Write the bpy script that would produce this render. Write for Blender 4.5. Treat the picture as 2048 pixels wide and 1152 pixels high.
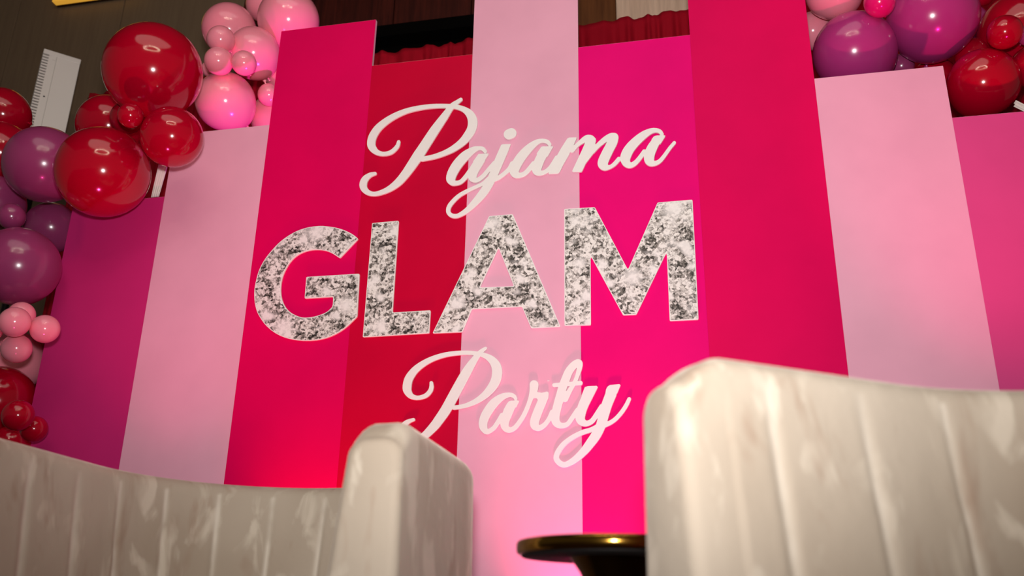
import bpy, bmesh, math, random
from mathutils import Matrix, Vector
for o in list(bpy.data.objects): bpy.data.objects.remove(o)
SC = bpy.context.scene
COL = SC.collection
PI = math.pi

# ------------------------------------------------------------------ camera
cam_data = bpy.data.cameras.new('camera')
cam = bpy.data.objects.new('camera', cam_data); COL.objects.link(cam)
right = Vector((0.97749433, 0.21021643, 0.01771669))
up = Vector((0.05775572, -0.34743875, 0.93592232))
fwd = Vector((-0.20290171, 0.91383552, 0.35176061))
cam.matrix_world = Matrix(((right.x, up.x, -fwd.x, 0.0), (right.y, up.y, -fwd.y, -3.3),
                           (right.z, up.z, -fwd.z, 0.40), (0, 0, 0, 1)))
cam_data.sensor_width = 36.0
cam_data.lens = 1823.468 / 2048 * 36.0
cam_data.dof.use_dof = True
cam_data.dof.focus_distance = 3.75
cam_data.dof.aperture_fstop = 2.4
SC.camera = cam

# ------------------------------------------------------------------ view, world, lights
vs = SC.view_settings
vs.view_transform = 'Standard'; vs.look = 'None'; vs.gamma = 1.0; vs.use_curve_mapping = False
vs.exposure = 0.0
world = bpy.data.worlds.new('room_air'); SC.world = world; world.use_nodes = True
bg = world.node_tree.nodes['Background']
bg.inputs[0].default_value = (1.0, 0.86, 0.74, 1); bg.inputs[1].default_value = 0.07

def lamp(name, kind, loc, aim, power, color, size=0.05, angle=90, blend=0.5):
    d = bpy.data.lights.new(name, kind); d.energy = power; d.color = color
    if kind == 'SPOT':
        d.shadow_soft_size = size; d.spot_size = math.radians(angle); d.spot_blend = blend
    elif kind == 'POINT':
        d.shadow_soft_size = size
    elif kind == 'AREA':
        d.shape = 'DISK'; d.size = size
    o = bpy.data.objects.new(name, d); COL.objects.link(o); o.location = loc
    o.rotation_euler = (Vector(aim) - Vector(loc)).to_track_quat('-Z', 'Y').to_euler()
    return o
# the photographer's flash, just above the lens, tilted up at the lettering
lamp('camera_flash', 'SPOT', (0.0, -3.38, 0.64), (-0.68, 0, 2.85), 378, (1.0, 0.96, 0.95), 0.07, 104, 1.0)
# pink LED wash lights standing on the floor in front of the backdrop
lamp('led_wash_outer_left', 'SPOT', (-2.05, -0.9, 0.12), (-2.15, 0.15, 2.85), 60, (1.0, 0.06, 0.30), 0.05, 50, 1.0)
lamp('led_wash_left', 'SPOT', (-1.48, -0.26, 0.12), (-1.45, 0.0, 0.8), 60, (1.0, 0.004, 0.06), 0.05, 60, 1.0)
lamp('led_wash_middle', 'SPOT', (-0.45, -0.30, 0.12), (-0.42, 0.0, 0.75), 60, (1.0, 0.10, 0.30), 0.05, 75, 1.0)
lamp('led_wash_right', 'SPOT', (1.05, -1.0, 0.12), (1.05, 0.2, 3.15), 130, (1.0, 0.015, 0.30), 0.05, 44, 1.0)
# violet LED wash light on the floor between the boards and the drape
lamp('led_wash_rear', 'SPOT', (-0.75, 0.36, 0.12), (-1.95, 0.28, 2.92), 260, (1.0, 0.03, 0.75), 0.05, 34, 0.8)
# added warm fill lamp, standing in for hall light off the high ceiling
lamp('hall_fill_light', 'AREA', (-0.8, -3.4, 5.5), (-0.9, -3.0, 0.0), 75, (1.0, 0.90, 0.82), 5.0)

# ------------------------------------------------------------------ materials
def s2l(c):
    return tuple((v / 12.92 if v <= 0.04045 else ((v + 0.055) / 1.055) ** 2.4) for v in [x / 255 for x in c]) + (1,)
def mat(name, col, rough=0.5, metal=0.0, **kw):
    m = bpy.data.materials.new(name); m.use_nodes = True
    b = m.node_tree.nodes['Principled BSDF']
    b.inputs['Base Color'].default_value = s2l(col); b.inputs['Roughness'].default_value = rough
    b.inputs['Metallic'].default_value = metal
    for k, v in kw.items(): b.inputs[k.replace('_', ' ')].default_value = v
    return m
def nodes(m): return m.node_tree.nodes, m.node_tree.links, m.node_tree.nodes['Principled BSDF']
def ramp(N, stops):
    r = N.new('ShaderNodeValToRGB'); e = r.color_ramp.elements
    while len(e) < len(stops): e.new(0.5)
    for k, (p, c) in enumerate(stops): e[k].position = p; e[k].color = c
    return r
def noise(N, Lk, src, scale, detail=4, rough=0.5, stretch=(1, 1, 1), dist=0.0):
    mp = N.new('ShaderNodeMapping'); mp.inputs['Scale'].default_value = stretch
    Lk.new(src, mp.inputs[0])
    n = N.new('ShaderNodeTexNoise'); n.inputs['Scale'].default_value = scale
    n.inputs['Detail'].default_value = detail; n.inputs['Roughness'].default_value = rough
    n.inputs['Distortion'].default_value = dist
    Lk.new(mp.outputs[0], n.inputs[0]); return n

def printed(name, col):                                     # printed board, faint unevenness in the ink
    m = mat(name, col, 0.5, Specular_IOR_Level=0.06)
    N, Lk, b = nodes(m); tc = N.new('ShaderNodeTexCoord')
    n = noise(N, Lk, tc.outputs['Object'], 3.0, 3)
    c = s2l(col)
    r = ramp(N, [(0.3, tuple(v * 0.95 for v in c[:3]) + (1,)), (0.7, tuple(min(1, v * 1.04) for v in c[:3]) + (1,))])
    Lk.new(n.outputs[0], r.inputs[0]); Lk.new(r.outputs[0], b.inputs['Base Color'])
    return m
M = {
    'raspberry': printed('raspberry_print', (222, 0, 86)),
    'crimson': printed('crimson_print', (198, 0, 50)),
    'hotpink': printed('hot_pink_print', (236, 0, 116)),
    'magenta': printed('magenta_print', (204, 42, 118)),
    'orchid': printed('orchid_print', (214, 76, 138)),
    'palepink': printed('pale_pink_print', (235, 169, 193)),
    'core': mat('foam_board_edge', (238, 190, 198), 0.7),
    'white': mat('white_acrylic', (240, 236, 232), 0.45),
    'curtain': mat('red_velvet', (150, 8, 30), 0.8, Specular_IOR_Level=0.1),
    'black': mat('black_recess', (6, 5, 4), 0.9, Specular_IOR_Level=0.05),
    'plastic': mat('white_plastic', (248, 240, 234), 0.45),
    'seam': mat('panel_joint', (176, 168, 160), 0.6),
    'dark': mat('dark_slot', (40, 34, 32), 0.8),
    'brass': mat('dark_brass', (150, 112, 44), 0.14, 1.0),
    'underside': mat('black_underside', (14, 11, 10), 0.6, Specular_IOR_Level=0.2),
    'bronze_dark': mat('dark_bronze', (92, 70, 30), 0.2, 1.0),
    'carpet': mat('dark_carpet', (58, 44, 40), 0.95),
    'ceil': mat('brown_ceiling', (70, 56, 46), 0.9),
    'leg': mat('black_wood', (20, 16, 14), 0.4),
    'amber': mat('amber_glass', (235, 175, 70), 0.4, Emission_Color=s2l((240, 175, 60)), Emission_Strength=0.55),
    'bulb': mat('warm_bulb', (255, 240, 220), 0.4, Emission_Color=(1, 0.85, 0.65, 1), Emission_Strength=90.0),
    'bronze': mat('bronze_metal', (80, 60, 40), 0.4, 1.0),
    'ribbon': mat('white_fabric_strip', (236, 222, 216), 0.7),
}
def latex(name, col, rough=0.13, trans=0.12):
    m = mat(name, col, rough, Coat_Weight=0.35, Coat_Roughness=0.09, Specular_IOR_Level=0.5)
    b = m.node_tree.nodes['Principled BSDF']
    b.inputs['Subsurface Weight'].default_value = trans
    b.inputs['Subsurface Radius'].default_value = (0.05, 0.02, 0.025)
    b.inputs['Subsurface Scale'].default_value = 0.6
    return m
M['b_red'] = latex('red_latex', (176, 0, 34))
M['b_mauve'] = latex('mauve_latex', (156, 58, 108), 0.22)
M['b_purple'] = latex('purple_latex', (178, 50, 122), 0.2)
M['b_pink'] = latex('pink_latex', (252, 146, 166), 0.16)
M['b_magenta'] = latex('magenta_latex', (225, 20, 110), 0.16)

def wood(name, c0, c1):
    m = mat(name, c0, 0.5, Specular_IOR_Level=0.3); N, Lk, b = nodes(m)
    tc = N.new('ShaderNodeTexCoord')
    n = noise(N, Lk, tc.outputs['Object'], 6, 6, 0.65, (6, 6, 0.35), 0.4)
    r = ramp(N, [(0.3, s2l(c0)), (0.72, s2l(c1))]); Lk.new(n.outputs[0], r.inputs[0])
    Lk.new(r.outputs[0], b.inputs['Base Color']); return m
M['wood_dark'] = wood('dark_red_wood', (46, 10, 6), (86, 30, 20))
M['wood_brown'] = wood('brown_wood', (92, 50, 20), (126, 74, 36))
M['wood_tan'] = wood('tan_wallcovering', (214, 180, 156), (246, 214, 190))
M['wall_olive'] = wood('olive_brown_wallcovering', (118, 98, 78), (128, 108, 86))

def velvet():
    m = mat('taupe_crushed_velvet', (160, 142, 122), 0.8, Sheen_Weight=0.3, Sheen_Roughness=0.35, Specular_IOR_Level=0.2)
    N, Lk, b = nodes(m); tc = N.new('ShaderNodeTexCoord'); P = tc.outputs['Object']
    b.inputs['Sheen Tint'].default_value = s2l((250, 236, 220))
    base = noise(N, Lk, P, 2.2, 2, 0.5, (1, 1, 0.8), 0.3)
    r = ramp(N, [(0.32, s2l((156, 142, 125))), (0.68, s2l((176, 164, 148)))]); Lk.new(base.outputs[0], r.inputs[0])
    # patches where the pile lies the other way: smooth-edged, stretched a little upright
    pt = noise(N, Lk, P, 9, 3, 0.5, (1.5, 1.5, 0.7), 0.5)
    rp = ramp(N, [(0.53, (0, 0, 0, 1)), (0.66, (0.7, 0.7, 0.7, 1))]); Lk.new(pt.outputs[0], rp.inputs[0])
    mx = N.new('ShaderNodeMix'); mx.data_type = 'RGBA'; Lk.new(rp.outputs[0], mx.inputs[0])
    Lk.new(r.outputs[0], mx.inputs[6]); mx.inputs[7].default_value = s2l((198, 187, 170))
    pd = noise(N, Lk, P, 7, 3, 0.5, (1.6, 1.6, 0.6), 0.4)
    rd = ramp(N, [(0.56, (0, 0, 0, 1)), (0.66, (0.7, 0.7, 0.7, 1))]); Lk.new(pd.outputs['Color'], rd.inputs[0])
    mx2 = N.new('ShaderNodeMix'); mx2.data_type = 'RGBA'; Lk.new(rd.outputs[0], mx2.inputs[0])
    Lk.new(mx.outputs[2], mx2.inputs[6]); mx2.inputs[7].default_value = s2l((142, 119, 101))
    # crushed pile along the channel seams
    at = N.new('ShaderNodeAttribute'); at.attribute_name = 'seam'
    br = noise(N, Lk, P, 16, 2, 0.5, (1, 1, 0.5))
    rb = ramp(N, [(0.35, (0.15, 0.15, 0.15, 1)), (0.6, (0.85, 0.85, 0.85, 1))]); Lk.new(br.outputs[0], rb.inputs[0])
    mu = N.new('ShaderNodeMath'); mu.operation = 'MULTIPLY'; Lk.new(at.outputs['Fac'], mu.inputs[0]); Lk.new(rb.outputs[0], mu.inputs[1])
    mx3 = N.new('ShaderNodeMix'); mx3.data_type = 'RGBA'; Lk.new(mu.outputs[0], mx3.inputs[0])
    Lk.new(mx2.outputs[2], mx3.inputs[6]); mx3.inputs[7].default_value = s2l((206, 197, 182))
    Lk.new(mx3.outputs[2], b.inputs['Base Color'])
    n3 = noise(N, Lk, P, 12, 3)
    bp = N.new('ShaderNodeBump'); bp.inputs['Strength'].default_value = 0.3; bp.inputs['Distance'].default_value = 0.012
    Lk.new(n3.outputs[0], bp.inputs['Height']); Lk.new(bp.outputs[0], b.inputs['Normal'])
    return m
M['velvet'] = velvet()

def rhinestone():
    """flat print of crushed silver crystals with white flares, printed on the letter faces"""
    m = mat('silver_crystal_print', (200, 200, 195), 0.4); N, Lk, b = nodes(m)
    tc = N.new('ShaderNodeTexCoord'); P = tc.outputs['Object']
    def math_(op, a, b2=None, c=None):
        n = N.new('ShaderNodeMath'); n.operation = op
        for k, v in enumerate((a, b2, c)):
            if v is None: continue
            if isinstance(v, (int, float)): n.inputs[k].default_value = v
            else: Lk.new(v, n.inputs[k])
        return n.outputs[0]
    nz = noise(N, Lk, P, 30, 2)
    mixv = N.new('ShaderNodeVectorMath'); mixv.operation = 'MULTIPLY_ADD'
    mixv.inputs[1].default_value = (0.010, 0.010, 0.010)
    Lk.new(nz.outputs['Color'], mixv.inputs[0]); Lk.new(P, mixv.inputs[2])
    def cells(scale):
        v = N.new('ShaderNodeTexVoronoi'); v.inputs['Scale'].default_value = scale
        Lk.new(mixv.outputs[0], v.inputs[0])
        s = N.new('ShaderNodeSeparateColor'); Lk.new(v.outputs['Color'], s.inputs[0]); return s
    c1 = cells(95); c2 = cells(190)
    v1 = math_('MULTIPLY', c1.outputs[0], 0.72); v2 = math_('MULTIPLY_ADD', c2.outputs[1], 0.38, v1)
    big = noise(N, Lk, P, 11, 2, 0.5)
    v3 = math_('ADD', v2, math_('MULTIPLY_ADD', big.outputs[0], 1.15, -0.60))
    r = ramp(N, [(0.12, s2l((38, 34, 32))), (0.3, s2l((112, 106, 100))), (0.52, s2l((190, 184, 178))), (0.78, s2l((240, 236, 230)))])
    Lk.new(v3, r.inputs[0])
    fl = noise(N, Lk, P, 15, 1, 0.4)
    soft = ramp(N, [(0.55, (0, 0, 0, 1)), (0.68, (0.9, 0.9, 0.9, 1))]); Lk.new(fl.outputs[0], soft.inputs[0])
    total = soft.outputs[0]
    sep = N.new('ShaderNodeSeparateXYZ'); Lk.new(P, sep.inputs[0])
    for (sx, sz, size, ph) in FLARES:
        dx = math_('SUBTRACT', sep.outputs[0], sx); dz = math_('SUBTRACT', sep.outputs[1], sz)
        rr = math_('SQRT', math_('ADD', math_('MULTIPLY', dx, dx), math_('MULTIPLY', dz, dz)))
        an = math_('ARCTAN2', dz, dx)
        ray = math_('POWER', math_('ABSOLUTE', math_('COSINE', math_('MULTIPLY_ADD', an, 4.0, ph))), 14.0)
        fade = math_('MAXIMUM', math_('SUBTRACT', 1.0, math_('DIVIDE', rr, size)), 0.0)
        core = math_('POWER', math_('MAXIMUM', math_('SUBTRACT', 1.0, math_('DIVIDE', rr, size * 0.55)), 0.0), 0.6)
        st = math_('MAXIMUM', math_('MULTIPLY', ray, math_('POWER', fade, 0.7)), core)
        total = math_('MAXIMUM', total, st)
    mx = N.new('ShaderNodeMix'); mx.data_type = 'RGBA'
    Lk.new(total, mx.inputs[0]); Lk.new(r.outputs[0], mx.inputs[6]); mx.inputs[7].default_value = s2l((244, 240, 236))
    Lk.new(mx.outputs[2], b.inputs['Base Color'])
    return m

# ------------------------------------------------------------------ helpers
def link(o): COL.objects.link(o); return o
def tag(o, label=None, cat=None, group=None, kind=None):
    if label: o['label'] = label
    if cat: o['category'] = cat
    if group: o['group'] = group
    if kind: o['kind'] = kind
    return o
def empty(name, loc, rz=0.0):
    o = link(bpy.data.objects.new(name, None)); o.empty_display_size = 0.1
    o.location = loc; o.rotation_euler = (0, 0, rz); return o
def obj(name, me, m=None, parent=None, loc=(0, 0, 0), rot=(0, 0, 0)):
    if m and not me.materials: me.materials.append(m)
    o = link(bpy.data.objects.new(name, me)); o.location = loc; o.rotation_euler = rot
    if parent: o.parent = parent
    return o
def bm_mesh(name, bm, smooth=False):
    bmesh.ops.recalc_face_normals(bm, faces=bm.faces)
    me = bpy.data.meshes.new(name); bm.to_mesh(me); bm.free()
    if smooth:
        for p in me.polygons: p.use_smooth = True
    return me
def box(bm, x0, x1, y0, y1, z0, z1, bevel=0.0, seg=2):
    vs_ = [bm.verts.new((x, y, z)) for x in (x0, x1) for y in (y0, y1) for z in (z0, z1)]
    f = [(0, 1, 3, 2), (4, 6, 7, 5), (0, 4, 5, 1), (2, 3, 7, 6), (0, 2, 6, 4), (1, 5, 7, 3)]
    fs = [bm.faces.new([vs_[i] for i in q]) for q in f]
    if bevel:
        ed = list({e for q in fs for e in q.edges})
        bmesh.ops.bevel(bm, geom=ed, offset=bevel, segments=seg, profile=0.5, affect='EDGES')
def box_obj(name, m, dims, parent=None, bevel=0.0, loc=(0, 0, 0)):
    bm = bmesh.new(); box(bm, *dims, bevel=bevel); return obj(name, bm_mesh(name, bm), m, parent, loc)
def lathe(name, prof, n=64, smooth=True):
    bm = bmesh.new(); rings = []
    for r, z in prof:
        rings.append([bm.verts.new((r * math.cos(2 * PI * k / n), r * math.sin(2 * PI * k / n), z)) for k in range(n)] if r > 1e-5 else [bm.verts.new((0, 0, z))])
    for a, b in zip(rings[:-1], rings[1:]):
        for k in range(n):
            k2 = (k + 1) % n
            if len(a) == 1: bm.faces.new((a[0], b[k], b[k2]))
            elif len(b) == 1: bm.faces.new((a[k], a[k2], b[0]))
            else: bm.faces.new((a[k], a[k2], b[k2], b[k]))
    return bm_mesh(name, bm, smooth)
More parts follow.
